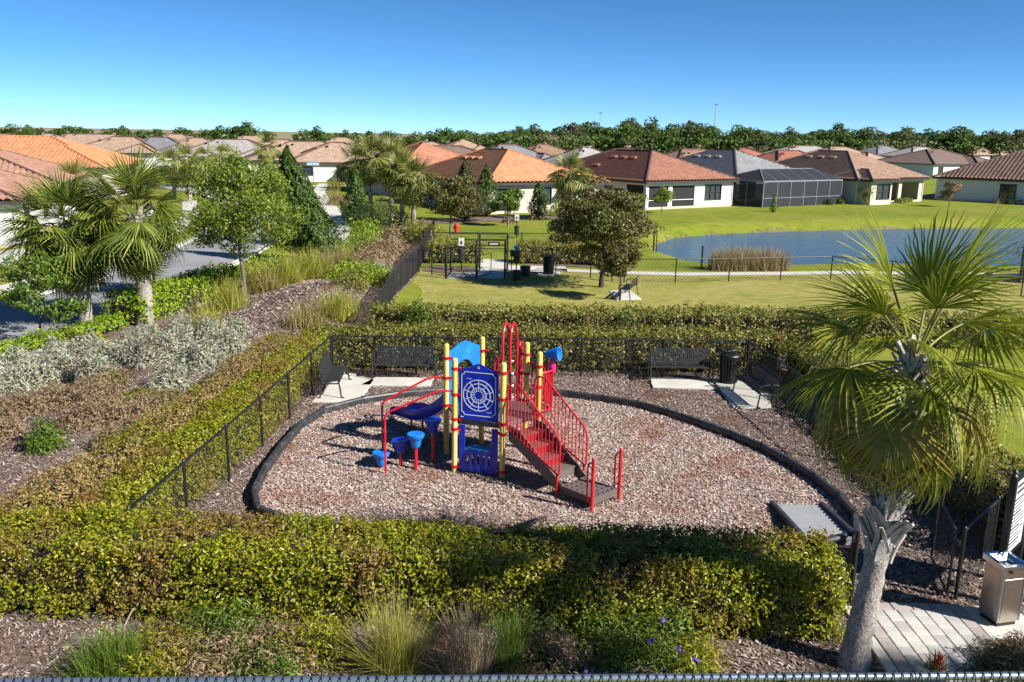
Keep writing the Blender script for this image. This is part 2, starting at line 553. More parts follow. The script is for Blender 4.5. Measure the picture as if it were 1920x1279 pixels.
M['lawn'] = groundmat('lawn', [(0.06, 0.09, 0.012), (0.17, 0.20, 0.02), (0.30, 0.29, 0.05)], 0.9,
                      [(0.12, 0.18, 0.012), (0.20, 0.23, 0.02), (0.27, 0.25, 0.06)], 0.13, 0.5, bump=0.8)
M['dry_lawn'] = groundmat('dry_lawn', [(0.10, 0.12, 0.022), (0.27, 0.25, 0.06), (0.44, 0.38, 0.15)], 1.9,
                          [(0.17, 0.21, 0.03), (0.29, 0.27, 0.07), (0.36, 0.30, 0.12)], 0.3, 0.5, bump=0.8)
# ------------------------------------------------------------------ terrain
rng = np.random.default_rng(7)
POND_Z = -0.75
POND = [G(x, y, POND_Z) for x, y in [(1228, 470), (1236, 458), (1262, 447), (1330, 441), (1400, 437), (1500, 434), (1600, 431), (1700, 429), (1800, 429), (1905, 428)]]
POND += [(56, 84.0), (62, 76), (58, 64), (46, 57)]
POND += [G(x, y, POND_Z) for x, y in [(1905, 512), (1840, 511), (1700, 508), (1560, 507), (1480, 508), (1330, 506), (1300, 498), (1262, 484)]]


def sdf(X, Yv, poly):
    """signed distance to a polygon, negative inside"""
    P = np.array(poly)
    d = np.full(X.shape, 1e9)
    ins = np.zeros(X.shape, bool)
    for i in range(len(P)):
        a, b = P[i], P[(i + 1) % len(P)]
        ex, ey = b[0] - a[0], b[1] - a[1]
        t = np.clip(((X - a[0]) * ex + (Yv - a[1]) * ey) / (ex * ex + ey * ey + 1e-12), 0, 1)
        d = np.minimum(d, np.hypot(X - a[0] - t * ex, Yv - a[1] - t * ey))
        c = ((a[1] > Yv) != (b[1] > Yv)) & (X < ex * (Yv - a[1]) / (ey + 1e-12) + a[0])
        ins ^= c
    return np.where(ins, -d, d)


def smooth(t):
    t = np.clip(t, 0, 1)
    return t * t * (3 - 2 * t)


def hgt(X, Yv):
    X = np.asarray(X, float)
    Yv = np.asarray(Yv, float)
    d = sdf(X, Yv, POND)
    h = -1.5 + (1.5 + 0.0) * smooth((d + 2.2) / 4.6)
    # gentle mulch berm left of the dog run
    h = h + 0.75 * np.exp(-((X + 8.3) / 2.3) ** 2 - ((Yv - 36.5) / 4.5) ** 2)
    h = h + 0.35 * np.exp(-((X + 10.5) / 2.0) ** 2 - ((Yv - 25.0) / 8.0) ** 2)
    # far fields lift a little towards the horizon on the left
    return h


def hz(x, y):
    return float(hgt(np.array([x]), np.array([y]))[0])


def grid_mesh(name, xs, ys, zfun, mat):
    X, Yv = np.meshgrid(xs, ys)
    Z = zfun(X, Yv)
    V = np.stack([X.ravel(), Yv.ravel(), Z.ravel()], 1)
    nx, ny = len(xs), len(ys)
    i = np.arange(nx - 1)[None, :] + nx * np.arange(ny - 1)[:, None]
    i = i.ravel()
    F = np.stack([i, i + 1, i + nx + 1, i + nx], 1)
    return npmesh(name, V, F, mat, smooth=True)


xs = np.concatenate([np.array([-6000, -3000, -1500, -800, -400, -200, -120, -80, -50]), np.arange(-30, 75, 1.0), np.array([80, 100, 130, 200, 400, 800, 1500, 3000, 6000])])
ys = np.concatenate([np.array([-300, -100, -40, -15, -5]), np.arange(0, 110, 1.0), np.array([115, 130, 160, 200, 300, 500, 900, 1600, 3000, 7000])])
me = grid_mesh('lawn_ground', xs, ys, hgt, M['lawn'])
tag(link('ground', me), kind='structure')

# distant dry fields
fld = solid('distant_dry_field', (0.24, 0.20, 0.11), 0.95, var=0.2, vscale=0.01)
tag(MB().add([(-3500, 620, 0.6), (1200, 620, 0.6), (3000, 5600, 0.6), (-5200, 5600, 0.6)], [(0, 1, 2, 3)]).build('field', fld), kind='structure')

# pond surface
pw = MB()
pw.add([(x, y, POND_Z) for x, y in [(4, 48), (72, 48), (72, 90), (4, 90)]], [(0, 1, 2, 3)])
tag(pw.build('pond_water', M['water']), kind='structure')


# muddy, weedy shore line
shore_mat = groundmat('shore_bank', [(0.07, 0.075, 0.022), (0.16, 0.15, 0.045), (0.32, 0.26, 0.14)], 2.2, [(0.11, 0.14, 0.022), (0.19, 0.16, 0.06), (0.30, 0.23, 0.13)], 0.5, 0.5, bump=0.8)
gx = np.arange(3, 70, 0.5)
gy = np.arange(48, 92, 0.5)
GX, GY = np.meshgrid(gx, gy)
SD = sdf(GX, GY, POND) + 0.35 * np.sin(GX * 0.9) * np.cos(GY * 0.7) + 0.2 * np.sin(GX * 2.3 + GY)
me = grid_mesh('shore', gx, gy, lambda a, b: hgt(a, b) + 0.025, shore_mat)
bm = bmesh.new()
bm.from_mesh(me)
bm.faces.ensure_lookup_table()
nxx = len(gx)
mid_ = ((SD[:-1, :-1] + SD[1:, 1:]) / 2).ravel()
kill = [f for f, q in zip(bm.faces, mid_) if not (-1.3 < q < 0.25)]
bmesh.ops.delete(bm, geom=kill, context='FACES')
bm.to_mesh(me)
bm.free()
tag(link('shore', me), kind='structure')


def inside(X, Yv, poly):
    return sdf(X, Yv, poly) < 0


def sheet(name, poly, off, mat, res=0.0, kind='structure', zfun=None):
    """a draped sheet; with a thickness edge down into the ground"""
    pts = [tuple(p) for p in poly]
    n = len(pts)
    edges = [(i, (i + 1) % n) for i in range(n)]
    if res:
        P = np.array(pts)
        gx, gy = np.meshgrid(np.arange(P[:, 0].min(), P[:, 0].max(), res), np.arange(P[:, 1].min(), P[:, 1].max(), res))
        k = sdf(gx, gy, poly) < -res * 0.3
        pts += [(float(a), float(b)) for a, b in zip(gx[k], gy[k])]
    r = delaunay_2d_cdt([Vector(p) for p in pts], edges, [list(range(n))], 1, 1e-5)
    V2 = np.array([(v.x, v.y) for v in r[0]])
    zf = zfun if zfun else (lambda a, b: hgt(a, b) + off)
    Z = zf(V2[:, 0], V2[:, 1])
    me = bpy.data.meshes.new(name)
    me.from_pydata([(a, b, c) for (a, b), c in zip(V2.tolist(), Z.tolist())], [], [tuple(f) for f in r[2]])
    for p in me.polygons: p.use_smooth = True
    me.materials.append(mat)
    o = link(name, me)
    if kind: o['kind'] = kind
    return o


BED = [(-14.6, 6.0), (10.5, 6.0), (10.5, 20), (9.2, 26), (9.3, 31.2), (-4.9, 31.2), (-5.0, 46.5), (-5.3, 60), (-8, 66), (-11.5, 60), (-13.2, 47), (-14.0, 40), (-14.3, 32), (-15.5, 27), (-17, 22), (-17, 6)]
sheet('mulch_bed', BED, 0.02, M['bed_ground'], res=0.8)
# lawn strip outside the right hand hedge
DOGLAWN = [(-4.9, 31.2), (24, 31.2), (24, 41.5), (16.7, 45.3), (8.1, 43.3), (5.5, 43.1), (2.1, 46.3), (-3.3, 46.3), (-4.9, 46)]
sheet('dog_park_lawn', DOGLAWN, 0.012, M['dry_lawn'], res=1.2)
sheet('verge_lawn', [(2.1, 46.3), (5.5, 43.1), (8.1, 43.3), (16.7, 45.3), (24, 41.5), (40, 46), (40, 50.5), (9.5, 47.5), (3, 48)], 0.014, M['dry_lawn'], res=1.2)

# play surface (wood chips) inside the plastic border
BORDER = [(-4.72, 15.4), (-5.05, 16.25), (-5.17, 17.5), (-5.18, 18.8), (-5.12, 20.3), (-4.8, 21.6), (-3.95, 22.5), (-2.95, 23.12), (-1.85, 23.5), (-0.6, 23.65),
          (0.5, 23.62), (1.6, 23.38), (2.5, 23.02), (3.4, 22.55), (4.1, 21.85), (4.75, 21.05), (5.35, 20.2), (5.85, 19.35), (6.2, 18.45), (6.47, 17.5), (6.62, 16.5), (6.6, 15.6), (6.3, 14.75),
          (5.5, 14.35), (4.4, 14.3), (3.2, 14.35), (2.0, 14.45), (0.8, 14.5), (-0.4, 14.5), (-1.6, 14.55), (-2.8, 14.6), (-3.9, 14.85)]
sheet('play_chip_surface', BORDER, 0.035, M['play_ground'], res=0.6)


def chips(name, poly, dens, size, mat, zoff, excl=(), wfun=None):
    P = np.array(poly)
    lo, hi = P.min(0), P.max(0)
    n = int((hi - lo).prod() * dens)
    XY = rng.uniform(lo, hi, (n, 2))
    k = sdf(XY[:, 0], XY[:, 1], poly) < -0.03
    for e in excl:
        k &= sdf(XY[:, 0], XY[:, 1], e) > 0.05
    XY = XY[k]
    if wfun is not None:
        XY = XY[rng.random(len(XY)) < wfun(XY)]
    n = len(XY)
    Z = hgt(XY[:, 0], XY[:, 1]) + zoff + rng.uniform(0.0, 0.025, n)
    c = np.column_stack([XY, Z])
    a = rng.uniform(0, 2 * PI, n)
    el = rng.normal(0, 0.35, n)
    L = size * rng.uniform(0.5, 1.5, n)
    W = L * rng.uniform(0.18, 0.42, n)
    t = np.column_stack([np.cos(a) * np.cos(el), np.sin(a) * np.cos(el), np.sin(el)]) * (L / 2)[:, None]
    b = np.column_stack([-np.sin(a), np.cos(a), rng.normal(0, 0.35, n)]) * (W / 2)[:, None]
    V = np.stack([c - t - b, c + t - b, c + t + b, c - t + b], 1).reshape(-1, 3)
    F = np.arange(n * 4).reshape(n, 4)
    o = link(name, npmesh(name, V, F, mat))
    o['kind'] = 'stuff'
    return o


chips('wood_chips', BORDER, 1300, 0.05, M['chips'], 0.04)
NEARBED = [(-14, 8), (10, 8), (9.5, 27), (-7, 27), (-14, 27)]
chips('mulch_chips', NEARBED, 560, 0.055, M['bedchips'], 0.022, excl=[BORDER])
chips('berm_mulch_chips', [(-13, 27), (-5, 27), (-5, 45), (-13, 45)], 130, 0.11, M['bedchips'], 0.03)

# ------------------------------------------------------------------ road, kerbs, walks
ROADN = [(-15.0, 2), (-15.0, 30), (-15.05, 40), (-15.1, 50), (-15.6, 58), (-17, 66), (-19.5, 76), (-23.5, 87), (-29, 98), (-36, 108), (-60, 125), (-110, 150)]
ROADF = [(-22.3, 2), (-21.3, 30), (-20.6, 36.2), (-19.85, 41), (-20.2, 50), (-21.4, 60), (-23.3, 70), (-26, 79), (-30, 90), (-35.5, 100), (-42.5, 108), (-64, 119), (-113, 144)]
sheet('road', ROADN + ROADF[::-1], 0.03, M['asphalt'])


def kerb(name, line, wd=0.35, top=0.14, mat=None, side=1):
    mb = MB()
    for a, b in zip(line[:-1], line[1:]):
        d = Vector((b[0] - a[0], b[1] - a[1], 0))
        mb.bar((a[0], a[1], top / 2 - 0.02), (b[0] + d.normalized().x * 0.02, b[1] + d.normalized().y * 0.02, top / 2 - 0.02), wd, top + 0.04)
    return tag(mb.build(name, mat or M['kerb']), kind='structure')


kerb('kerb', ROADN)
kerb('kerb', ROADF)
WALK = [(-10.2, 50), (-11.3, 56), (-12.6, 63.7), (-14.9, 75.3), (-18.5, 87.6), (-23.3, 106), (-26.5, 124)]


def ribbon(name, line, wd, off, mat, piece=None):
    L, Rr = [], []
    for i, p in enumerate(line):
        q0, q1 = line[max(i - 1, 0)], line[min(i + 1, len(line) - 1)]
        d = Vector((q1[0] - q0[0], q1[1] - q0[1])).normalized()
        L.append((p[0] - d.y * wd / 2, p[1] + d.x * wd / 2))
        Rr.append((p[0] + d.y * wd / 2, p[1] - d.x * wd / 2))
    return sheet(name, L + Rr[::-1], off, mat)


ribbon('sidewalk', WALK, 1.5, 0.05, M['concrete'])
ribbon('crosswalk_path', [(-29, 118), (-22, 119.5), (-14, 121)], 2.2, 0.06, M['concrete'])
# left property: driveway and far pavement
ribbon('sidewalk', [(-24.6, 5), (-23.6, 30), (-22.4, 41), (-22.6, 50), (-24.2, 62), (-27, 74), (-33, 90)], 1.4, 0.05, M['concrete'])
sheet('driveway', [(-22.5, 43.5), (-19.9, 43), (-20.3, 49), (-29, 52), (-31, 47)], 0.06, M['kerb'])
# pale path round the dog park
ribbon('footpath', [(1.2, 47.3), (3.2, 47.0), (6, 46.6), (9, 46.4), (14, 47.2), (18, 48.0), (24, 48.3), (32, 48.0)], 1.05, 0.03, M['concrete'])
sheet('footpath', [(-3.3, 43.6), (-0.35, 43.9), (-0.3, 46.2), (2.9, 46.4), (2.9, 48.5), (-0.3, 48.6), (-0.5, 51), (-1.9, 50.9), (-1.9, 46.2), (-3.3, 45.6)], 0.03, M['concrete'])
sheet('mulch_ring', [(-3.6, 45.4), (-1.95, 45.8), (-1.9, 47.4), (-4.6, 48.2), (-4.8, 46)], 0.035, M['bed_ground'])
sheet('hedge_mulch', [(0.6, 48.6), (3.0, 48.6), (6.5, 48.2), (7.2, 50), (0.6, 51)], 0.025, M['bed_ground'])
# mulch line below the houses
sheet('house_mulch', [(-7.5, 70), (-3.5, 72.5), (0.5, 75.5), (4.5, 78), (7.2, 80.6), (6.6, 84), (-2, 78.2), (-8, 74.5)], 0.03, M['bed_ground'])


def slab(name, poly, z0, z1, mat):
    mb = MB()
    mb.prism(poly, lambda u, v, d: (u, v, d), z0, z1)
    return tag(mb.build(name, mat, bevel=0.012), kind='structure')


# bench pads
slab('pavement', [G(585, 757), G(672, 758), G(702, 716), G(655, 704), G(630, 712)], -0.05, 0.075, M['concrete'])
slab('pavement', [G(676, 726), G(806, 727), G(815, 712), G(704, 711.5)], -0.05, 0.075, M['concrete'])
slab('pavement', [G(1215, 712), G(1224, 730), G(1341, 733), G(1331, 714)], -0.05, 0.075, M['concrete'])
slab('pavement', [G(1335, 714), G(1375, 768), G(1446, 768), G(1440, 735), G(1372, 715)], -0.05, 0.078, M['concrete'])
slab('pavement', [G(1142, 547), G(1156, 564), G(1203, 562), G(1180, 545)], -0.05, 0.05, M['concrete'])
slab('pavement', [(1.25, 45.1), (2.3, 45.3), (2.5, 46.25), (1.35, 46.1)], -0.05, 0.05, M['concrete'])
# ------------------------------------------------------------------ foliage tools
def lf(P, seed, s):
    """soft pseudo noise in about -1..1"""
    r = np.random.default_rng(seed)
    o = np.zeros(len(P))
    for k in range(5):
        d = r.normal(size=3)
        d /= np.linalg.norm(d)
        o += np.sin(P @ d * s * (0.7 + 0.5 * k) + r.uniform(0, 6.3)) / (1 + 0.5 * k)
    return o / 2.2


def unit(A):
    return A / (np.linalg.norm(A, axis=1, keepdims=True) + 1e-9)


def leaf_arrays(P, N, size, aspect=0.5, jit=0.6, fold=0.22, r=rng, up=0.0, svar=0.35):
    n = len(P)
    N = unit(np.asarray(N) + r.normal(size=(n, 3)) * jit + np.array([0, 0, up]))
    T = unit(np.cross(N, r.normal(size=(n, 3))))
    B = np.cross(N, T)
    s = (size * (1 + r.uniform(-svar, svar, n)))[:, None] if np.isscalar(size) else (size * (1 + r.uniform(-svar, svar, n)))[:, None]
    wv = s * aspect
    V = np.stack([P - T * s / 2, P + B * wv / 2 + N * wv * fold, P + T * s / 2, P - B * wv / 2 + N * wv * fold], 1).reshape(-1, 3)
    b = np.arange(n)[:, None] * 4
    F = np.concatenate([b + np.array([[0, 1, 2]]), b + np.array([[0, 2, 3]])], 1).reshape(-1, 3)
    return V, F


def leaves(name, P, N, size, mat, parent=None, kind=None, **k):
    V, F = leaf_arrays(P, N, size, **k)
    return link(name, npmesh(name, V, F, mat), parent, True, kind=kind)


def hedge(label, path, wd, ht, dens, size, mat, z0=0.0, name='clipped_hedge', cat='hedge', seed=1, lump=0.08, sides=(1, 1), core=True, shell=0.2, group=None, up=0.25):
    r = np.random.default_rng(seed)
    root = thing(name, label, cat, (path[0][0], path[0][1], z0), group=group)
    Ps, Ns = [], []
    cm = MB()
    P2 = [Vector(p) for p in path]
    per = ht * (sides[0] + sides[1]) + wd
    for a, b in zip(P2[:-1], P2[1:]):
        d = b - a
        L = d.length
        d.normalize()
        sx = Vector((-d.y, d.x))
        n = int(L * per * dens)
        s = r.uniform(-0.08, L + 0.08, n)
        u = r.uniform(0, per, n)
        hl = ht * sides[0]
        side = np.where(u < hl, -1, np.where(u < hl + wd, 0, 1))
        off = np.where(side == -1, -wd / 2, np.where(side == 1, wd / 2, u - hl - wd / 2))
        z = np.where(side == -1, u if sides[0] else 0, np.where(side == 1, per - u, ht))
        N = np.column_stack([np.where(side == 0, 0, side) * sx.x, np.where(side == 0, 0, side) * sx.y, (side == 0) * 1.0])
        # round the shoulders
        edge = np.clip(1 - (wd / 2 - np.abs(off)) / 0.2, 0, 1) * (side == 0)
        z = z - edge ** 2 * 0.1
        sh = np.clip((z - (ht - 0.25)) / 0.25, 0, 1) * (side != 0)
        off = off - np.sign(off) * sh ** 2 * 0.1
        P = np.column_stack([a.x + d.x * s + sx.x * off, a.y + d.y * s + sx.y * off, z])
        l = lf(P, seed + 3, 1.6) * lump + lf(P, seed + 9, 6.0) * lump * 0.55
        dep = np.abs(r.normal(0, shell * 0.55, n))
        P = P + N * (l - dep)[:, None]
        P[:, 2] = np.maximum(P[:, 2], 0.06) + z0
        k = np.ones(n, bool)
        k &= (z > 0.3) | (r.random(n) < 0.25 + 0.75 * z / 0.3)
        k &= (lf(P, seed + 21, 2.6) + lf(P, seed + 22, 7.0) * 0.6 > -1.05) | (r.random(n) < 0.25)
        Ps.append(P[k])
        Ns.append(N[k])
        if core:
            c0, c1 = a, b
            cm.bar((c0.x, c0.y, z0 + ht * 0.5 - 0.08), (c1.x, c1.y, z0 + ht * 0.5 - 0.08), max(0.1, wd - 0.46), ht - 0.42)
    # ends
    for e, o in ((0, 1), (-1, -2)):
        a, b = P2[e], P2[o]
        d = (a - b).normalized()
        sx = Vector((-d.y, d.x))
        n = int(wd * ht * dens)
        off = r.uniform(-wd / 2, wd / 2, n)
        z = r.uniform(0.05, ht, n)
        P = np.column_stack([a.x + sx.x * off, a.y + sx.y * off, z + z0]) + np.array([d.x, d.y, 0]) * r.normal(0, 0.08, n)[:, None]
        Ps.append(P)
        Ns.append(np.tile([d.x, d.y, 0.1], (n, 1)))
    P = np.concatenate(Ps)
    N = np.concatenate(Ns)
    m6 = max(1, len(P) // 6)
    pick = r.permutation(len(P))[:m6]
    off = r.normal(0, size * 0.62, (m6 * 6, 3))
    P = np.repeat(P[pick], 6, 0) + off
    P[:, 2] = np.maximum(P[:, 2], z0 + 0.04)
    N = unit(np.repeat(N[pick], 6, 0) + off / size * 0.75)
    leaves('foliage', P, N, size, mat, root, r=r, up=up, aspect=0.5, jit=0.4)
    if core: cm.build('branches', M['twig'], root)
    # bare twigs poking out
    tw = MB()
    for _ in range(int(len(P) / 300) + 8):
        i = r.integers(len(P))
        p = Vector(P[i])
        q = p + Vector(N[i]) * r.uniform(0.04, 0.14) + Vector(r.normal(0, 0.05, 3))
        tw.tube([p - Vector(N[i]) * 0.2, q], [0.007, 0.003], 3, cap=False)
    tw.build('twig', M['twig'], root, kind='stuff')
    return root


def shrub_arrays(c, R, H, n, size, r, rag=0.18, aspect=0.4, jit=0.7, up=0.3, low=0.0, fill=0.35):
    a = r.uniform(0, 2 * PI, n)
    cz = r.uniform(low, 1, n)
    sr = np.sqrt(np.clip(1 - cz ** 2, 0, 1))
    D = np.column_stack([np.cos(a) * sr, np.sin(a) * sr, cz])
    sd = int(r.integers(1e6))
    rr = (1 + rag * lf(D * 2.2, sd, 2.2) + 0.5 * rag * lf(D * 2, sd + 1, 6)) * (1 - np.abs(r.normal(0, fill * 0.5, n))).clip(0.2, 1.15)
    P = D * np.array([R[0], R[1], H]) * rr[:, None] + np.array(c)
    P[:, 2] = np.maximum(P[:, 2], c[2] + 0.03)
    N = unit(D / np.array([R[0], R[1], H]))
    return leaf_arrays(P, N, size, aspect=aspect, jit=jit, r=r, up=up)


def stems(c, R, H, r, n=9, w=0.012, mat=None, parent=None):
    mb = MB()
    for _ in range(n):
        a = r.uniform(0, 2 * PI)
        e = r.uniform(0.2, 0.85)
        p = Vector(c) + Vector((r.normal(0, 0.05), r.normal(0, 0.05), -0.05))
        q = Vector(c) + Vector((math.cos(a) * R[0] * e, math.sin(a) * R[1] * e, H * math.sqrt(max(0.05, 1 - e * e)) * 0.95))
        m = (p + q) / 2 + Vector((0, 0, 0.1 * H))
        mb.tube([p, m, q], [w, w * 0.7, w * 0.3], 4, cap=False)
    return mb.build('stem', mat or M['twig'], parent)


def shrub(label, x, y, R, H, n, size, mat, name='shrub', cat='shrub', seed=0, group=None, lobes=1, aspect=0.4, rag=0.2, jit=0.7, up=0.3, twigs=9, fill=0.35, z=None):
    r = np.random.default_rng(seed + 100)
    z0 = hz(x, y) if z is None else z
    root = thing(name, label, cat, (x, y, z0), group=group)
    if np.isscalar(R): R = (R, R)
    Vs, Fs, o = [], [], 0
    for k in range(lobes):
        if lobes == 1:
            c, RR, HH = (x, y, z0), R, H
        else:
            a = 2 * PI * k / lobes + r.uniform(-0.4, 0.4)
            e = 0 if k == 0 else r.uniform(0.35, 0.6)
            c = (x + math.cos(a) * R[0] * e, y + math.sin(a) * R[1] * e, z0)
            s = r.uniform(0.5, 0.72)
            RR, HH = (R[0] * s, R[1] * s), H * r.uniform(0.7, 1.0)
        V, F = shrub_arrays(c, RR, HH, n // lobes, size, r, rag=rag, aspect=aspect, jit=jit, up=up, fill=fill)
        Vs.append(V)
        Fs.append(F + o)
        o += len(V)
    link('foliage', npmesh('foliage', np.concatenate(Vs), np.concatenate(Fs), mat), root)
    if twigs: stems((x, y, z0), R, H, r, twigs, parent=root)
    return root


def tuft_arrays(c, n, L, spread, r, w=0.008, seg=4, droop=0.5, base=0.1):
    a = r.uniform(0, 2 * PI, n)
    lean = np.abs(r.normal(0, spread, n)).clip(0, 1.35)
    ln = L * r.uniform(0.55, 1.1, n)
    t = np.linspace(0, 1, seg + 1)
    ang = lean[:, None] + droop * t[None, :] ** 1.6 * (0.3 + lean[:, None])
    dl = ln[:, None] / seg
    rx_ = np.concatenate([np.zeros((n, 1)), np.cumsum(np.sin(ang[:, 1:]) * dl, 1)], 1)
    rz_ = np.concatenate([np.zeros((n, 1)), np.cumsum(np.cos(ang[:, 1:]) * dl, 1)], 1)
    b0 = r.normal(0, base, (n, 2))
    X = b0[:, :1] + np.cos(a)[:, None] * rx_
    Y_ = b0[:, 1:] + np.sin(a)[:, None] * rx_
    C = np.stack([X, Y_, rz_], 2) + np.array(c)
    wv = w * (1 - t * 0.85)
    tw = r.uniform(-0.6, 0.6, n)
    S_ = np.stack([-np.sin(a + tw), np.cos(a + tw), np.zeros(n)], 1)[:, None, :] * wv[None, :, None]
    V = np.stack([C - S_, C + S_], 2).reshape(n, -1, 3)
    k = 2 * (seg + 1)
    q = np.array([[2 * i, 2 * i + 1, 2 * i + 3, 2 * i + 2] for i in range(seg)])
    F = (np.arange(n)[:, None, None] * k + q[None]).reshape(-1, 4)
    return V.reshape(-1, 3), F


def tuft(label, x, y, n, L, spread, mat, name='ornamental_grass', cat='grass clump', seed=0, w=0.008, droop=0.5, base=0.1, stalk=None, group=None, z=None):
    r = np.random.default_rng(seed + 900)
    z0 = hz(x, y) if z is None else z
    root = thing(name, label, cat, (x, y, z0), group=group)
    V, F = tuft_arrays((x, y, z0), n, L, spread, r, w, droop=droop, base=base)
    link('blade_tuft', npmesh('blade_tuft', V, F, mat), root)
    if stalk:
        V, F = tuft_arrays((x, y, z0), stalk[0], stalk[1], spread * 0.9, r, w * 0.7, droop=0.15, base=base)
        link('seed_stalk', npmesh('seed_stalk', V, F, stalk[2]), root)
    return root


def cloud_arrays(C, Rr, per, size, r, squash=0.75, aspect=0.5, jit=0.55, up=0.25):
    """leaf clumps round the centres C with radii Rr"""
    C = np.asarray(C, float)
    Rr = np.broadcast_to(np.asarray(Rr, float), (len(C),))
    n = len(C) * per
    D = unit(r.normal(size=(n, 3)))
    rr = np.repeat(Rr, per) * r.uniform(0.35, 1.0, n) ** 0.6
    P = np.repeat(C, per, 0) + D * rr[:, None] * np.array([1, 1, squash])
    return leaf_arrays(P, D, size, aspect=aspect, jit=jit, r=r, up=up)


def tree_skeleton(h, trunk_h, spread, r, nlimb=7, sub=3, lean=(0, 0), crown_h=None):
    """returns trunk polyline, limb polylines, tip centres (local, base at origin)"""
    top = Vector((lean[0], lean[1], h * 0.82))
    trunk = [Vector((0, 0, -0.15))]
    for k in range(1, 6):
        t = k / 5
        trunk.append(Vector((lean[0] * t, lean[1] * t, top.z * t)) + Vector((r.normal(0, 0.05), r.normal(0, 0.05), 0)) * spread * 0.5)
    limbs, tips = [], [trunk[-1].copy()]
    for k in range(nlimb):
        f = r.uniform(0, 1)
        z = trunk_h + (h * 0.78 - trunk_h) * f
        t = z / top.z
        p = Vector((lean[0] * t, lean[1] * t, z))
        a = 2.4 * k + r.uniform(-0.4, 0.4)
        ln = spread * (1.0 - 0.55 * f) * r.uniform(0.75, 1.1)
        q = p + Vector((math.cos(a) * ln, math.sin(a) * ln, ln * r.uniform(0.25, 0.6)))
        m = (p + q) / 2 + Vector((0, 0, -0.06 * ln))
        limbs.append([p, m, q])
        tips.append(q)
        for _ in range(sub):
            s = r.uniform(0.35, 0.95)
            b = p.lerp(q, s)
            v = Vector((r.normal(), r.normal(), r.normal(0.25, 0.5))).normalized() * spread * r.uniform(0.2, 0.42)
            limbs.append([b, b + v * 0.6 + Vector((0, 0, 0.03)), b + v])
            tips.append(b + v)
    return trunk, limbs, tips


def tree(label, x, y, h, trunk_h, spread, mat, per=90, size=0.16, seed=0, nlimb=9, sub=4, clump=0.5, trunk_r=0.12, bark=None, name='tree', cat='tree', lean=(0, 0), squash=0.7, group=None, z=None, jit=0.55, limbmat=None):
    r = np.random.default_rng(seed + 300)
    z0 = hz(x, y) if z is None else z
    root = thing(name, label, cat, (x, y, z0), group=group)
    trunk, limbs, tips = tree_skeleton(h, trunk_h, spread, r, nlimb, sub, lean)
    mb = MB()
    n = len(trunk)
    mb.tube(trunk, [trunk_r * (1.25 if i == 0 else 1 - 0.75 * i / (n - 1)) for i in range(n)], 9)
    mb.build('trunk', bark or M['bark'], root, world=False, smooth=True)
    lb = MB()
    for L in limbs:
        w0 = trunk_r * 0.42 if len(L) and (L[2] - L[0]).length > spread * 0.5 else trunk_r * 0.2
        lb.tube(L, [w0, w0 * 0.7, w0 * 0.25], 5, cap=False)
    lb.build('limb', limbmat or bark or M['bark'], root, world=False)
    C = np.array([tuple(t) for t in tips])
    V, F = cloud_arrays(C, clump * r.uniform(0.7, 1.25, len(C)), per, size, r, squash, jit=jit)
    link('crown', npmesh('crown', V, F, mat), root, world=False)
    return root


def conifer(label, x, y, h, R, mat, n=5000, size=0.16, seed=0, lean=(0, 0), name='cypress_tree', trunk_r=0.1, low=0.05, z=None, group=None, shape=0.8):
    r = np.random.default_rng(seed + 500)
    z0 = hz(x, y) if z is None else z
    root = thing(name, label, 'tree', (x, y, z0), group=group)
    t = r.uniform(0, 1, n) ** 1.25
    a = r.uniform(0, 2 * PI, n)
    prof = np.minimum(1, (t + 0.02) * 8) * (1 - t) ** shape
    D = np.column_stack([np.cos(a), np.sin(a), t * 3])
    lump = 1 + 0.34 * lf(D * 2.0, seed + 5, 2.6) + 0.22 * lf(D * 3, seed + 6, 6)
    rr = R * prof * lump * (1 - np.abs(r.normal(0, 0.2, n))).clip(0.1, 1.2)
    P = np.column_stack([np.cos(a) * rr + lean[0] * t, np.sin(a) * rr + lean[1] * t, low * h + t * h * (1 - low)])
    N = unit(np.column_stack([np.cos(a), np.sin(a), np.full(n, 0.35)]))
    V, F = leaf_arrays(P, N, size, aspect=0.36, jit=0.5, r=r, up=0.35)
    link('foliage', npmesh('foliage', V, F, mat), root, world=False)
    MB().tube([(0, 0, -0.1), (lean[0] * 0.4, lean[1] * 0.4, h * 0.45), (lean[0] * 0.9, lean[1] * 0.9, h * 0.93)], [trunk_r, trunk_r * 0.7, 0.015], 7).build('trunk', M['darkbark'], root, world=False)
    return root


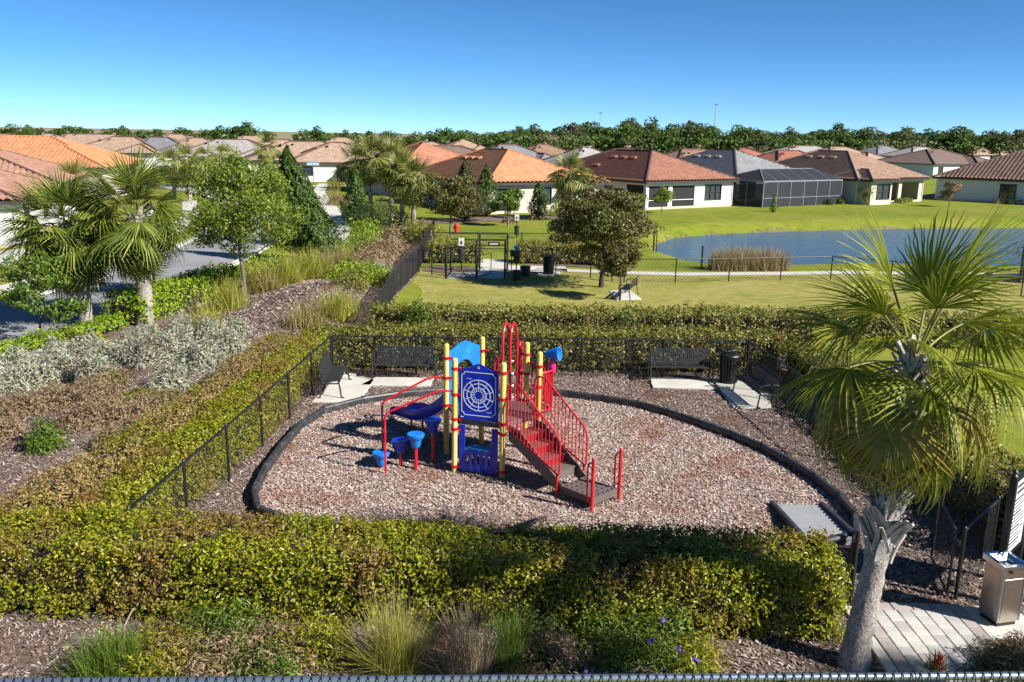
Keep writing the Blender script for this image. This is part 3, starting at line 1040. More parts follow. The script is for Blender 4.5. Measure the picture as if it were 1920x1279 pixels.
# ------------------------------------------------------------------ fan palms
def frond_mesh(name, pet, Rl, droop, mat, seed, nl=42, seg=6, tipdroop=0.5, span=2.65, wfac=1.0, curl=0.35):
    """costapalmate frond along +X: a petiole, then a folded fan of leaflets"""
    r = np.random.default_rng(seed)
    # petiole centreline and end frame
    np_ = 6
    pts, ang = [], 0.0
    p = Vector((0, 0, 0))
    for k in range(np_ + 1):
        pts.append(p.copy())
        ang = droop * (k / np_) ** 1.4
        p = p + Vector((math.cos(ang), 0, -math.sin(ang))) * (pet / np_)
    o = pts[-1]
    fx = Vector((math.cos(ang), 0, -math.sin(ang)))
    fz = Vector((math.sin(ang), 0, math.cos(ang)))
    fy = Vector((0, 1, 0))
    V, F = [], []
    dth = 2 * span / nl
    for i in range(nl):
        th = -span + dth * (i + 0.5)
        L = Rl * (1.0 - 0.28 * (abs(th) / span) ** 2) * r.uniform(0.9, 1.06)
        td = tipdroop * r.uniform(0.6, 1.4)
        b0 = len(V)
        fold = 0.30
        jz = r.normal(0, 0.03)
        for s in range(seg + 1):
            t = s / seg
            q = t * L
            wdt = (min(q, 0.36 * L) * math.tan(dth / 2) * 1.05 if t < 0.38 else 0.36 * L * math.tan(dth / 2) * 1.05 * (1 - (t - 0.38) / 0.62) ** 0.75) * wfac + 0.002
            th2 = th + 0.02 * r.normal() * t
            z = 0.10 * Rl * math.cos(th) * t - curl * Rl * (abs(math.sin(th)) * 0.35 + 0.25) * t ** 2 - td * L * max(0, t - 0.45) ** 1.7 + jz * t
            z -= 0.42 * q * abs(math.sin(th)) * t ** 0.7
            cx, cy = math.cos(th2) * q, math.sin(th2) * q
            cx *= (1 - 0.25 * max(0, t - 0.5) * td)
            cy *= (1 - 0.25 * max(0, t - 0.5) * td)
            sx, sy = -math.sin(th2), math.cos(th2)
            for e in (-1, 0, 1):
                u = cx + sx * wdt * e
                v = cy + sy * wdt * e
                zz = z + (abs(e) * 0.5 - 0.25) * wdt * 1.1
                P = o + fx * u + fy * v + fz * zz
                V.append(tuple(P))
        for s in range(seg):
            a = b0 + s * 3
            F += [(a, a + 1, a + 4, a + 3), (a + 1, a + 2, a + 5, a + 4)]
    me = npmesh(name, V, F, mat)
    pm = MB()
    pm.tube(pts, [0.022 - 0.008 * k / np_ for k in range(np_ + 1)], 5, cap=False)
    nv = len(V)
    allV = np.concatenate([np.array(V), np.array(pm.v)])
    allF = np.concatenate([np.array(F), np.array(pm.f) + nv])
    me = npmesh(name, allV, allF, mat)
    me.materials.append(M['petiole'])
    mi = np.zeros(len(allF), dtype=np.int32)
    mi[len(F):] = 1
    me.polygons.foreach_set('material_index', mi)
    return me


def frond_set(pet, Rl, mat, oldmat, seed, nl=42, seg=6, wfac=1.0):
    young = [frond_mesh('frond', pet * 0.9, Rl * 0.95, 0.10, mat, seed + k, nl, seg, 0.14, 1.55, wfac, 0.03) for k in range(2)]
    mid = [frond_mesh('frond', pet, Rl, 0.28 + 0.14 * k, mat, seed + 10 + k, nl, seg, 0.34, 2.05, wfac, 0.10) for k in range(3)]
    old = [frond_mesh('frond', pet, Rl * 0.95, 0.7 + 0.2 * k, oldmat if k == 1 else mat, seed + 20 + k, nl, seg, 0.65, 1.9, wfac, 0.26) for k in range(3)]
    return young, mid, old


def frond_places(n, seed, emin=-0.75, emax=1.35):
    r = np.random.default_rng(seed)
    out = []
    for i in range(n):
        t = i / (n - 1)
        el = emax + (emin - emax) * t ** 0.85 + r.normal(0, 0.1)
        az = i * 2.39996 + r.normal(0, 0.18)
        out.append((t, el, az, r.normal(0, 0.25)))
    return out


def palm(label, pts, radii, fronds, nfr, seed, boots=0, name='fan_palm', cat='palm tree', joined=False, group=None, boot_from=0.5, emin=-0.75, head=None, bootsize=1.0):
    """pts: trunk centreline in world"""
    r = np.random.default_rng(seed + 70)
    base = pts[0]
    root = thing(name, label, cat, base, group=group)
    mb = MB()
    # ringed trunk
    P, R = [], []
    for i in range(len(pts) - 1):
        a, b = Vector(pts[i]), Vector(pts[i + 1])
        k = max(2, int((b - a).length / 0.09))
        for s in range(k):
            t = s / k
            P.append(a.lerp(b, t))
            R.append((radii[i] * (1 - t) + radii[i + 1] * t) * (1 + (0.03 + 0.03 * r.random()) * (1 if s % 2 else -1)))
    P.append(Vector(pts[-1]))
    R.append(radii[-1])
    mb.tube(P, R, 14)
    mb.build('trunk', M['palmbark'], root, smooth=True)
    top = Vector(pts[-1])
    young, mid, old = fronds
    if boots:
        bm_ = MB()
        # one boot: a split leaf base, broad below, two horns above, curving outward
        for sg in (-1, 1):
            cur = []
            for k in range(5):
                t = k / 4
                cur.append((Vector((0.0 + 0.13 * t ** 2.0, sg * (0.058 - 0.05 * t), 0.44 * t)), 0.058 * (1 - t) ** 0.8 + 0.014))
            vs, fs = [], []
            for (c, h) in cur:
                for dx, dy in ((-0.014, -h), (0.016, -h), (0.016, h), (-0.014, h)):
                    vs.append(tuple(c + Vector((dx, dy, 0))))
            for k in range(4):
                for q in range(4):
                    a = k * 4 + q
                    b = k * 4 + (q + 1) % 4
                    fs.append((a, b, b + 4, a + 4))
            fs += [(0, 1, 2, 3), (16, 17, 18, 19)]
            bm_.add(vs, fs)
        bme = bm_.mesh('boot', M['boot'])
        tot = sum((Vector(b) - Vector(a)).length for a, b in zip(pts[:-1], pts[1:]))
        for i in range(boots):
            t = boot_from + (1.0 - boot_from) * (i / boots)
            # point along the trunk
            d = t * tot
            for j in range(len(pts) - 1):
                a, b = Vector(pts[j]), Vector(pts[j + 1])
                l = (b - a).length
                if d <= l or j == len(pts) - 2:
                    c = a.lerp(b, min(1, d / l))
                    rr = radii[j] + (radii[j + 1] - radii[j]) * min(1, d / l)
                    break
                d -= l
            az = i * 2.39996 + r.normal(0, 0.12)
            o = link('boot', bme, root)
            rot = Matrix.Rotation(az, 4, 'Z') @ Matrix.Rotation(r.normal(0, 0.32), 4, 'X') @ Matrix.Rotation(r.uniform(0.0, 0.2), 4, 'Y')
            s = bootsize * r.uniform(0.75, 1.15)
            o.matrix_basis = Matrix.Translation(c + Vector((math.cos(az), math.sin(az), 0)) * rr * 0.88 - Vector((0, 0, 0.12))) @ rot @ Matrix.Diagonal((s, s, s, 1))
    jv, jf, n0 = [], [], 0
    for i, (t, el, az, tw) in enumerate(frond_places(nfr, seed, emin)):
        grp = young if t < 0.2 else (mid if t < 0.7 else old)
        me = grp[int(r.integers(len(grp)))]
        c = top + Vector((math.cos(az), math.sin(az), 0)) * radii[-1] * 0.5 - Vector((0, 0, 0.55 * t * radii[-1] / 0.2))
        s = r.uniform(0.86, 1.1)
        m = Matrix.Translation(c) @ Matrix.Rotation(az, 4, 'Z') @ Matrix.Rotation(-el, 4, 'Y') @ Matrix.Rotation(tw, 4, 'X') @ Matrix.Diagonal((s, s, s, 1))
        o = link('frond', me, root)
        o.matrix_basis = m
    return root
# ------------------------------------------------------------------ houses
def roofmat(name, col, var=0.25, seed=0.0):
    return solid(name, col, 0.8, var=var, vscale=1.4, bump=0.3, bscale=14, grain=(6.0, 0.28), wear=tuple(min(1, c * 1.35) for c in col))


RM = {
    'rust': roofmat('rust_roof_tile', (0.25, 0.105, 0.065)),
    'orange': roofmat('orange_roof_tile', (0.46, 0.20, 0.095)),
    'terracotta': roofmat('terracotta_roof_tile', (0.38, 0.16, 0.095)),
    'brown': roofmat('brown_roof_tile', (0.26, 0.155, 0.105)),
    'redbrown': roofmat('red_brown_roof_tile', (0.31, 0.115, 0.075)),
    'pinkbrown': roofmat('pinkish_brown_roof_tile', (0.33, 0.175, 0.125)),
    'grey': roofmat('dark_grey_roof_tile', (0.135, 0.125, 0.12)),
    'slate': roofmat('slate_grey_roof_tile', (0.20, 0.20, 0.215)),
    'tan': roofmat('tan_roof_tile', (0.38, 0.26, 0.19)),
    'palegrey': roofmat('pale_grey_roof_tile', (0.34, 0.32, 0.31)),
    'darkbrown': roofmat('dark_brown_roof_tile', (0.17, 0.115, 0.095)),
}
RIDGE = solid('dark_ridge_tile', (0.11, 0.06, 0.045), 0.8, var=0.25)
RIDGE_O = solid('orange_ridge_tile', (0.45, 0.17, 0.07), 0.8, var=0.25)
RIDGE_T = solid('tan_ridge_tile', (0.36, 0.22, 0.16), 0.8, var=0.25)


def roof_face(e0, du, Lu, dv, vmax, ze, pitch, tile, ex=0.5, wave=0.46, step=0.045, amp=0.075):
    """one sloping face as real barrel tile relief"""
    e0, du, dv = np.array(e0, float), np.array(du, float), np.array(dv, float)
    if not tile:
        us = np.array(sorted(set([0.0, Lu] + [float(k) for k in np.linspace(0, Lu, 3)] + [min(Lu, vmax(Lu / 2)), max(0, Lu - vmax(Lu / 2))])))
        V, F = [], []
        for u in us:
            for v in (0.0, vmax(u)):
                p = e0 + du * u + dv * v
                V.append((p[0], p[1], ze + pitch * v))
        for i in range(len(us) - 1):
            F.append((2 * i, 2 * i + 2, 2 * i + 3, 2 * i + 1))
        return np.array(V), np.array(F)
    us = np.arange(0, Lu + 1e-6, wave / 4)
    vm = np.array([vmax(u) for u in us])
    top = vm.max()
    vs, off = [], []
    j = 0
    while j * ex < top:
        vs += [j * ex, min((j + 1) * ex - 0.01, top)]
        off += [step, 0.0]
        j += 1
    vs = np.array(vs)
    off = np.array(off)
    U, Vv = np.meshgrid(us, vs, indexing='ij')
    VC = np.minimum(Vv, vm[:, None])
    rel = amp * np.abs(np.sin(PI * U / wave)) ** 0.8 + off[None, :] * (VC >= Vv - 1e-6)
    P = e0[None, None, :] + U[..., None] * du + VC[..., None] * dv
    Z = ze + pitch * VC + rel
    V = np.concatenate([P, Z[..., None]], 2).reshape(-1, 3)
    nu, nv = len(us), len(vs)
    i, k = np.meshgrid(np.arange(nu - 1), np.arange(nv - 1), indexing='ij')
    keep = ~((VC[i, k] >= VC[i, k + 1] - 1e-6) & (VC[i + 1, k] >= VC[i + 1, k + 1] - 1e-6) & (Vv[i, k] > VC[i, k] - 1e-6))
    i, k = i[keep], k[keep]
    a = i * nv + k
    return V, np.stack([a, a + nv, a + nv + 1, a + 1], 1)


def hip(x0, y0, x1, y1, ze, pitch, tile=True, gable=()):
    """hip roof over a rectangle: vertices, faces, ridge polylines"""
    W, L = x1 - x0, y1 - y0
    h = min(W, L) / 2
    fx = lambda u, Lx: min(u, Lx - u, h)
    parts = [((x0, y0), (1, 0), W, (0, 1)), ((x1, y0), (0, 1), L, (-1, 0)), ((x1, y1), (-1, 0), W, (0, -1)), ((x0, y1), (0, -1), L, (1, 0))]
    Vs, Fs, n = [], [], 0
    for k, (e0, du, Lu, dv) in enumerate(parts):
        V, F = roof_face(e0, du, Lu, dv, lambda u, Lu=Lu: max(0.0, min(u, Lu - u, h)), ze, pitch, tile and k != 2, amp=0.035 if k == 3 else 0.12)
        Vs.append(V)
        Fs.append(F + n)
        n += len(V)
    if W >= L:
        a, b = (x0 + h, y0 + h), (x1 - h, y0 + h)
        hips = [((x0, y0), a), ((x0, y1), a), ((x1, y0), b), ((x1, y1), b), (a, b)]
    else:
        a, b = (x0 + h, y0 + h), (x0 + h, y1 - h)
        hips = [((x0, y0), a), ((x1, y0), a), ((x0, y1), b), ((x1, y1), b), (a, b)]
    zr = ze + h * pitch
    lines = []
    for i, (p, q) in enumerate(hips):
        if i == 4: lines.append(((p[0], p[1], zr + 0.05), (q[0], q[1], zr + 0.05)))
        else: lines.append(((p[0], p[1], ze + 0.07), (q[0], q[1], zr + 0.05)))
    return np.concatenate(Vs), np.concatenate(Fs), lines


def wall(mb, root, p0, p1, H, ops, th=0.2, frame=None, glass=None):
    """a wall from p0 to p1 (outside on the right hand), with real openings; windows become parts"""
    a, b = Vector((*p0, 0)), Vector((*p1, 0))
    d = (b - a)
    L = d.length
    d.normalize()
    nrm = Vector((d.y, -d.x, 0))
    rz = math.atan2(d.y, d.x)

    def blk(s0, s1, z0, z1):
        if s1 - s0 < 0.01 or z1 - z0 < 0.01: return
        c = a + d * (s0 + s1) / 2 - nrm * th / 2
        mb.box((c.x, c.y, (z0 + z1) / 2), (s1 - s0, th, z1 - z0), rz)

    s = 0.0
    for (s0, s1, z0, z1, typ) in sorted(ops):
        blk(s, s0, 0, H)
        blk(s0, s1, 0, z0)
        blk(s0, s1, z1, H)
        s = s1
        c = a + d * (s0 + s1) / 2
        w_, h_ = s1 - s0, z1 - z0
        if typ[0] == 'w':
            fm = MB()
            q = 0.07
            zc = (z0 + z1) / 2
            o = nrm * 0.03
            for (ds, dz, sw, sh) in ((0, h_ / 2 - q / 2, w_ + 0.06, q), (0, -h_ / 2 + q / 2, w_ + 0.06, q), (-w_ / 2 + q / 2, 0, q, h_ - 2 * q), (w_ / 2 - q / 2, 0, q, h_ - 2 * q)):
                e = c + d * ds + o
                fm.box((e.x, e.y, zc + dz), (sw, 0.1, sh), rz)
            nx = int(typ[1]) if len(typ) > 1 else 1
            for k in range(1, nx):
                e = c + d * (-w_ / 2 + w_ * k / nx) + o
                fm.box((e.x, e.y, zc), (0.06, 0.07, h_ - 2 * q), rz)
            e = c + o
            fm.box((e.x, e.y, zc + h_ * 0.02), (w_ - 2 * q, 0.06, 0.05), rz)
            wn = fm.build('window', frame or M['trim'], root, world=False)
            e = c - nrm * 0.05
            MB().box((e.x, e.y, zc), (w_ - 0.02, 0.02, h_ - 0.02), rz).build('pane', M['glass'], wn, world=False)
        elif typ[0] == 's':
            fm = MB()
            e = c - nrm * 0.08
            fm.box((e.x, e.y, (z0 + z1) / 2), (w_ - 0.01, 0.012, h_ - 0.01), rz)
            sc = fm.build('screen', M['screen'], root, world=False)
            fr = MB()
            fr.box((e.x, e.y, z0 + 0.85), (w_ - 0.02, 0.05, 0.06), rz)
            fr.box((e.x, e.y, z1 - 0.05), (w_ - 0.02, 0.05, 0.08), rz)
            fr.build('screen_frame', M['white_trim'] if len(typ) < 2 else M['trim'], root, world=False)
        elif typ[0] == 'd':
            e = c - nrm * 0.1
            MB().box((e.x, e.y, (z0 + z1) / 2), (w_ - 0.02, 0.05, h_ - 0.02), rz).build('door', M['trim'], root, world=False)
    blk(s, L, 0, H)


def house(label, org, ang, W, L, roof, wallm, ops_front=(), ops_left=(), ops_right=(), ze=2.8, pitch=0.42, over=0.5, wings=(), vents=(), ridge=None, tile=True, name='house', back=4.0, frame=None, group=None):
    root = thing(name, label, 'house', (org[0], org[1], 0), rad(ang), group=group)
    o = over
    wb = MB()
    wall(wb, root, (o, o), (W - o, o), ze - 0.03, list(ops_front), frame=frame)
    wall(wb, root, (W - o, o + 0.2), (W - o, L - o), ze - 0.03, list(ops_right), frame=frame)
    wall(wb, root, (W - o - 0.2, L - o), (o + 0.2, L - o), ze - 0.03, [], frame=frame)
    wall(wb, root, (o, L - o), (o, o + 0.2), ze - 0.03, list(ops_left), frame=frame)
    for (x0, y0, x1, y1, zz, ff, fl) in [(wg + ((), ()))[:7] for wg in wings]:
        wall(wb, root, (x0 + o, y0 + o), (x1 - o, y0 + o), zz - 0.03, list(ff), frame=frame)
        wall(wb, root, (x1 - o, y0 + o + 0.2), (x1 - o, y1 - o), zz - 0.03, [], frame=frame)
        wall(wb, root, (x0 + o, y1 - o), (x0 + o, y0 + o + 0.2), zz - 0.03, list(fl), frame=frame)
    wb.build('wall', wallm, root, world=False)
    # room dividers behind the open porches
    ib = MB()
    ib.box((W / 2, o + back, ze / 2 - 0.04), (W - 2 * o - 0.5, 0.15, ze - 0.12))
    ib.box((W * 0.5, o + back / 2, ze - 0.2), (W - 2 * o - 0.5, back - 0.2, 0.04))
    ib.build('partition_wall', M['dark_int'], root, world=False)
    V, F, lines = hip(0, 0, W, L, ze, pitch, tile)
    Vs, Fs, n = [V], [F], len(V)
    for wg in wings:
        V, F, l2 = hip(wg[0], wg[1], wg[2], wg[3], wg[4], pitch, tile)
        Vs.append(V)
        Fs.append(F + n)
        n += len(V)
        lines += l2
    r = link('roof', npmesh('roof', np.concatenate(Vs), np.concatenate(Fs), roof), root, world=False)
    rb = MB()
    for a, b in lines: rb.tube([a, b], 0.13, 6)
    rb.build('ridge_cap', ridge or RIDGE, r, world=False)
    fb = MB()
    for (x0, y0, x1, y1, zz) in [(0, 0, W, L, ze)] + [wg[:5] for wg in wings]:
        for a, b in (((x0, y0), (x1, y0)), ((x1, y0), (x1, y1)), ((x0, y1), (x0, y0))):
            fb.bar((*a, zz - 0.1), (*b, zz - 0.1), 0.06, 0.2)
        fb.add([(x0, y0, zz - 0.18), (x1, y0, zz - 0.18), (x1, y1, zz - 0.18), (x0, y1, zz - 0.18)], [(0, 1, 2, 3)])
    fb.build('fascia', M['trim'], root, world=False)
    if tile:
        for (gx, gy) in ((o - 0.05, o - 0.05), (W - o + 0.05, o - 0.05), (o - 0.05, L * 0.55)):
            MB().bar((gx, gy, 0.1), (gx, gy, ze - 0.15), 0.09, 0.07, up=(1, 0, 0)).build('downspout', M['white_trim'], root, world=False)
        MB().box((W / 2, o - 0.03, 0.12), (W - 2 * o - 0.02, 0.05, 0.24)).build('skirting', M['tanwall'], root, world=False)
    h = min(W, L) / 2
    for (vx, vy) in vents:   # vents on the left slope (x < W/2)
        z = ze + pitch * (vx if vx < W / 2 else W - vx)
        vb = MB()
        vb.box((vx, vy, z + 0.16), (0.45, 0.85, 0.18), rot=Matrix.Rotation(-math.atan(pitch), 3, 'Y'))
        vb.build('roof_vent', roof, r, world=False, bevel=0.02)
        MB().box((vx - 0.24, vy, z + 0.06), (0.04, 0.7, 0.14)).build('vent_louvre', M['trim'], r, world=False) if False else None
    return root


# the row of houses along the far bank of the pond
house('house with bright orange barrel tile roof behind the palm and cypress trees', (-2.35, 80.1), 34, 12.6, 17, RM['orange'], M['cream'],
      ops_front=[(0.5, 3.2, 0.2, 2.35, 's'), (5.6, 6.9, 0.7, 2.3, 'w1'), (8.4, 10.3, 0.7, 2.3, 'w2')],
      ops_left=[(4, 5.2, 1.2, 2.2, 'w2'), (9, 10.4, 0.8, 2.2, 'w2')], vents=[(4.2, 8.6), (4.2, 9.9), (4.2, 11.2)], ridge=RIDGE_O,
      wings=[(8.6, -1.6, 12.8, 4, 2.75, [(0.6, 2.2, 0.6, 2.2, 'w2')], [])], pitch=0.44)
house('white house with rust red tile roof and two dark screened lanai bays', (12.94, 87.8), 34, 13.2, 19, RM['rust'], M['white'],
      ops_front=[(0.35, 3.0, 0.05, 2.4, 's'), (3.55, 6.7, 0.05, 2.4, 's'), (8.2, 10.6, 0.75, 2.35, 'w3')],
      ops_left=[(11.6, 12.8, 1.5, 2.1, 'w1'), (13.0, 14.6, 0.2, 1.9, 'd'), (15.0, 17.6, 0.05, 2.4, 's2'), (4, 5.4, 0.9, 2.2, 'w2')],
      vents=[(4.7, 7.4), (4.7, 9.0), (4.7, 10.6), (2.6, 11)], pitch=0.42)
house('house with dark grey tile roof behind the black pool cage', (25.4, 102.4), 34, 13.5, 17, RM['slate'], M['greywall'],
      ops_front=[(0.6, 3.4, 0.05, 2.4, 's'), (5.5, 8, 0.7, 2.3, 'w3')], ops_left=[(4, 6, 0.8, 2.2, 'w2'), (11, 14, 0.05, 2.4, 's2')],
      vents=[(4.6, 7.4), (4.6, 9.2), (4.6, 11)], ridge=RIDGE, pitch=0.42)
house('cream house with brown tile roof, bay gable and open corner porch columns', (38.8, 101.0), 33, 13.6, 18, RM['brown'], M['cream'],
      ops_front=[(4.9, 7.9, 0.0, 2.35, 'o'), (8.5, 11.9, 0.0, 2.35, 'o')], ops_left=[(3, 4.4, 0.9, 2.2, 'w2')],
      vents=[(4.9, 7.5), (4.9, 9.3), (4.9, 11.1)], ridge=RIDGE_T, pitch=0.43,
      wings=[(0.3, -1.7, 5.1, 4.2, 2.8, [(1.0, 3.4, 0.6, 2.3, 'w2')], [(0.8, 2.0, 0.6, 2.3, 'w1')])])
house('pale house with wide brown tile roof at the right end of the pond row', (52.5, 112.6), -42, 17, 16, RM['brown'], M['greywall'],
      ops_front=[(7.2, 9.0, 0.6, 2.3, 'w2'), (10.6, 11.6, 1.6, 2.2, 'w1'), (12.8, 15.6, 0.2, 2.3, 's')], ridge=RIDGE, pitch=0.42,
      wings=[(10.5, 6, 21, 15, 2.85, (), ())], vents=[(4, 7), (4, 8.5)])
# left of the road
house('near white house with pinkish brown barrel tile roof left of the road', (-42.6, 47.7), 19, 14.2, 15.5, RM['pinkbrown'], M['white'],
      ops_front=[(10.2, 11.6, 0.9, 2.2, 'w2')], ops_right=[(3, 4.4, 0.9, 2.2, 'w2'), (10, 11.4, 0.9, 2.2, 'w2')], ridge=RIDGE, pitch=0.36,
      wings=[(0.5, 13.5, 14.6, 31, 2.95, (), ())])
house('house with bright orange tile roof behind the near white house, left edge', (-72, 88), 8, 30, 15, RM['orange'], M['cream'],
      ops_front=[(18, 20, 0.9, 2.2, 'w2')], ridge=RIDGE_O, ze=3.3, pitch=0.36, wings=[(20, -3, 31, 9, 3.1, (), ())])
house('small blue grey house with grey roof at the end of the sidewalk', (-29.5, 129.5), 24, 15, 14, RM['grey'], M['bluewall'],
      ops_front=[(1.6, 2.2, 1.2, 2.2, 'w1'), (4.0, 4.6, 0.8, 2.2, 'w1'), (7.5, 9.5, 0.7, 2.3, 'w2')], tile=False, pitch=0.36)

# pool cage in front of the grey roofed house
root = thing('pool_cage', 'black screened pool cage with pale beams in front of the grey roofed house', 'pool cage', (26.3, 94.3, 0), rad(34))
CW, CL, CH, CR = 13.2, 6.8, 2.7, 3.9
fb = MB()
for i in range(7):
    x = CW * i / 6
    fb.box((x, 0, CH / 2), (0.07, 0.07, CH))
    if 0 < i < 6:
        fb.bar((x, 0, CH), (min(max(x, 2.2), CW - 2.2), 2.6, CR), 0.06, 0.09)
fb.bar((0, 0, CH), (CW, 0, CH), 0.08, 0.14)
fb.bar((0, 0, 0.95), (CW, 0, 0.95), 0.05, 0.06)
for x in (0, CW):
    for k in range(1, 4): fb.box((x, CL * k / 3, CH / 2), (0.07, 0.07, CH))
    fb.bar((x, 0, CH), (x, CL, CH), 0.08, 0.14)
    fb.bar((x, 0.0, CH), (2.2 if x == 0 else CW - 2.2, 2.6, CR), 0.07, 0.09)
fb.bar((2.2, 2.6, CR), (CW - 2.2, 2.6, CR), 0.08, 0.1)
fb.build('cage_frame', solid('pale_cage_beam', (0.20, 0.23, 0.28), 0.5), root, world=False)
sb = MB()
e = 0.01
sb.add([(0, e, 0), (CW, e, 0), (CW, e, CH), (0, e, CH)], [(0, 1, 2, 3)])
sb.add([(e, 0, 0), (e, CL, 0), (e, CL, CH), (e, 0, CH)], [(0, 1, 2, 3)])
sb.add([(CW, 0, 0), (CW, CL, 0), (CW, CL, CH), (CW, 0, CH)], [(0, 1, 2, 3)])
sb.add([(0, 0, CH), (CW, 0, CH), (CW - 2.2, 2.6, CR), (2.2, 2.6, CR), (0, CL, CH), (CW, CL, CH)], [(0, 1, 2, 3), (0, 3, 4), (1, 5, 2), (3, 2, 5, 4)])
sb.build('screen', screenmat('cage_screen', 0.9, (0.016, 0.02, 0.026)), root, world=False)
# lanai wall piece and window behind the screen
root = thing('lanai_wall', 'white lanai wall with window seen through the pool cage screen', 'wall', (0, 0, 0))
wb = MB()
wall(wb, root, (29.6, 100.0), (33.6, 102.7), 2.7, [(1.1, 3.6, 0.9, 2.3, 'w3')])
wb.build('wall_panel', M['white'], root, world=False)

# ------------------------------------------------------------------ the farther rows of roofs
far_specs = [
    # ridge middle px, py, width m, depth m, angle, roof, wall, label
    (12, 252, 15, 13, 8, 'tan', 'cream', 'far tan roofed house at the left edge under the dark trees'),
    (92, 251, 13, 12, 10, 'palegrey', 'cream', 'far pale grey roof behind the orange roof, left part'),
    (172, 252, 24, 13, 5, 'tan', 'white', 'long far tan roof just behind the orange roof'),
    (232, 257, 17, 13, 5, 'tan', 'white', 'far pinkish roof with white wall right of the orange roof'),
    (300, 258, 16, 13, 5, 'slate', 'white', 'far slate grey roof above the left palms'),
    (372, 259, 15, 13, 8, 'tan', 'white', 'far tan roof between slate roof and big grey roof'),
    (436, 262, 19, 14, 12, 'palegrey', 'white', 'large far pale grey roof above the loose spring tree'),
    (520, 262, 17, 13, 10, 'tan', 'white', 'far tan roof right above the dark cypress tip'),
    (575, 266, 19, 14, 16, 'tan', 'white', 'far pinkish brown roof over white wall behind grey house'),
    (632, 268, 15, 13, 16, 'tan', 'white', 'far tan roof just left of the tall palms'),
    (800, 267, 16, 13, 28, 'tan', 'cream', 'far tan roof right of the tall palms'),
    (838, 274, 17, 13, 30, 'darkbrown', 'cream', 'far brown roof just left of the terracotta roof'),
    (952, 272, 15, 12, 30, 'slate', 'cream', 'far slate roof above the orange house ridge'),
    (1018, 271, 14, 12, 30, 'brown', 'cream', 'far brown roof left of the single palm crown'),
    (1098, 276, 12, 11, 30, 'palegrey', 'white', 'far pale roof right of the single palm crown'),
    (1170, 281, 15, 12, 30, 'tan', 'cream', 'far tan roof peeping over the rust red roof'),
    (1300, 281, 17, 13, 30, 'brown', 'cream', 'far brown roof between the rust red and grey roofs'),
    (1395, 279, 14, 12, 30, 'redbrown', 'cream', 'far red brown roof behind the grey roof ridge'),
    (1478, 283, 16, 12, 30, 'redbrown', 'cream', 'far red brown hip roof just right of the grey roof'),
    (1508, 274, 22, 14, 20, 'palegrey', 'cream', 'wide far pale roof below the forest, middle'),
    (1572, 276, 18, 13, 24, 'tan', 'cream', 'far tan roof above the brown bay gable house'),
    (1655, 274, 17, 13, 24, 'slate', 'white', 'far slate roof below the forest, right of centre'),
    (1724, 276, 18, 13, 22, 'palegrey', 'white', 'far pale grey roof left of the dark brown roof'),
    (1752, 281, 20, 15, 30, 'darkbrown', 'greywall', 'large dark brown roof between the two brown roofed houses'),
    (1836, 276, 20, 13, 22, 'tan', 'white', 'far tan roof behind the right brown roof'),
    (1900, 277, 18, 13, 22, 'palegrey', 'white', 'far pale roof at the right edge below the forest'),
    (868, 262, 13, 12, 20, 'tan', 'cream', 'distant tan roof below the dark tree group, centre'),
    (470, 255, 16, 12, 8, 'tan', 'cream', 'distant pinkish roof below the round dark trees'),
    (330, 252, 16, 12, 5, 'tan', 'cream', 'distant tan roof in the farthest row, left'),
    (640, 258, 15, 12, 10, 'tan', 'cream', 'distant pinkish roof left of the tall palm crowns'),
]
for (px, py, W, L, ang, rk, wk, lab) in far_specs:
    x, y = G(px, py, 5.45)
    c, s_ = math.cos(rad(ang)), math.sin(rad(ang))
    ox, oy = x - c * W / 2 + s_ * L / 2, y - s_ * W / 2 - c * L / 2
    house(lab, (ox, oy), ang, W, L, RM[rk], M[wk], tile=False, pitch=(5.45 - 2.8) / (min(W, L) / 2),
          ops_front=[(1.5, 3.0, 0.9, 2.2, 'w1'), (W * 0.42, W * 0.42 + 2.4, 0.1, 2.3, 'd'), (W * 0.72, W * 0.72 + 1.6, 0.9, 2.2, 'w1')],
          wings=[(W * 0.55, -2.2, W * 0.98, L * 0.5, 2.78)], vents=[(W * 0.3, L * 0.34), (W * 0.44, L * 0.34)] if W > L else [])
# the terracotta roof left of the orange one
house('house with terracotta tile roof left of the bright orange roof', (-13.5, 100.5), 33, 15, 16, RM['terracotta'], M['cream'], ops_left=[(4, 6, 0.9, 2.2, 'w2')], ops_front=[(2, 4, 0.8, 2.2, 'w2')],
      vents=[(4.5, 7), (4.5, 8.6), (4.5, 10.2)], ridge=RIDGE_O, pitch=0.40)
# ------------------------------------------------------------------ play structure (a six-sided tower)
HC = Vector((-0.42, 18.46, 0))
HR = 1.06
VT = {}
for k, nme in enumerate('ABEFDC'):
    a = rad(224 + 60 * k)
    VT[nme] = HC + Vector((math.cos(a), math.sin(a), 0)) * HR
DECK = 1.2
PLAY = thing('play_structure', 'red, yellow and blue play tower with slide, stairs and climber on wood chips', 'play structure', tuple(HC))


def V3(p, z): return Vector((p.x, p.y, z))


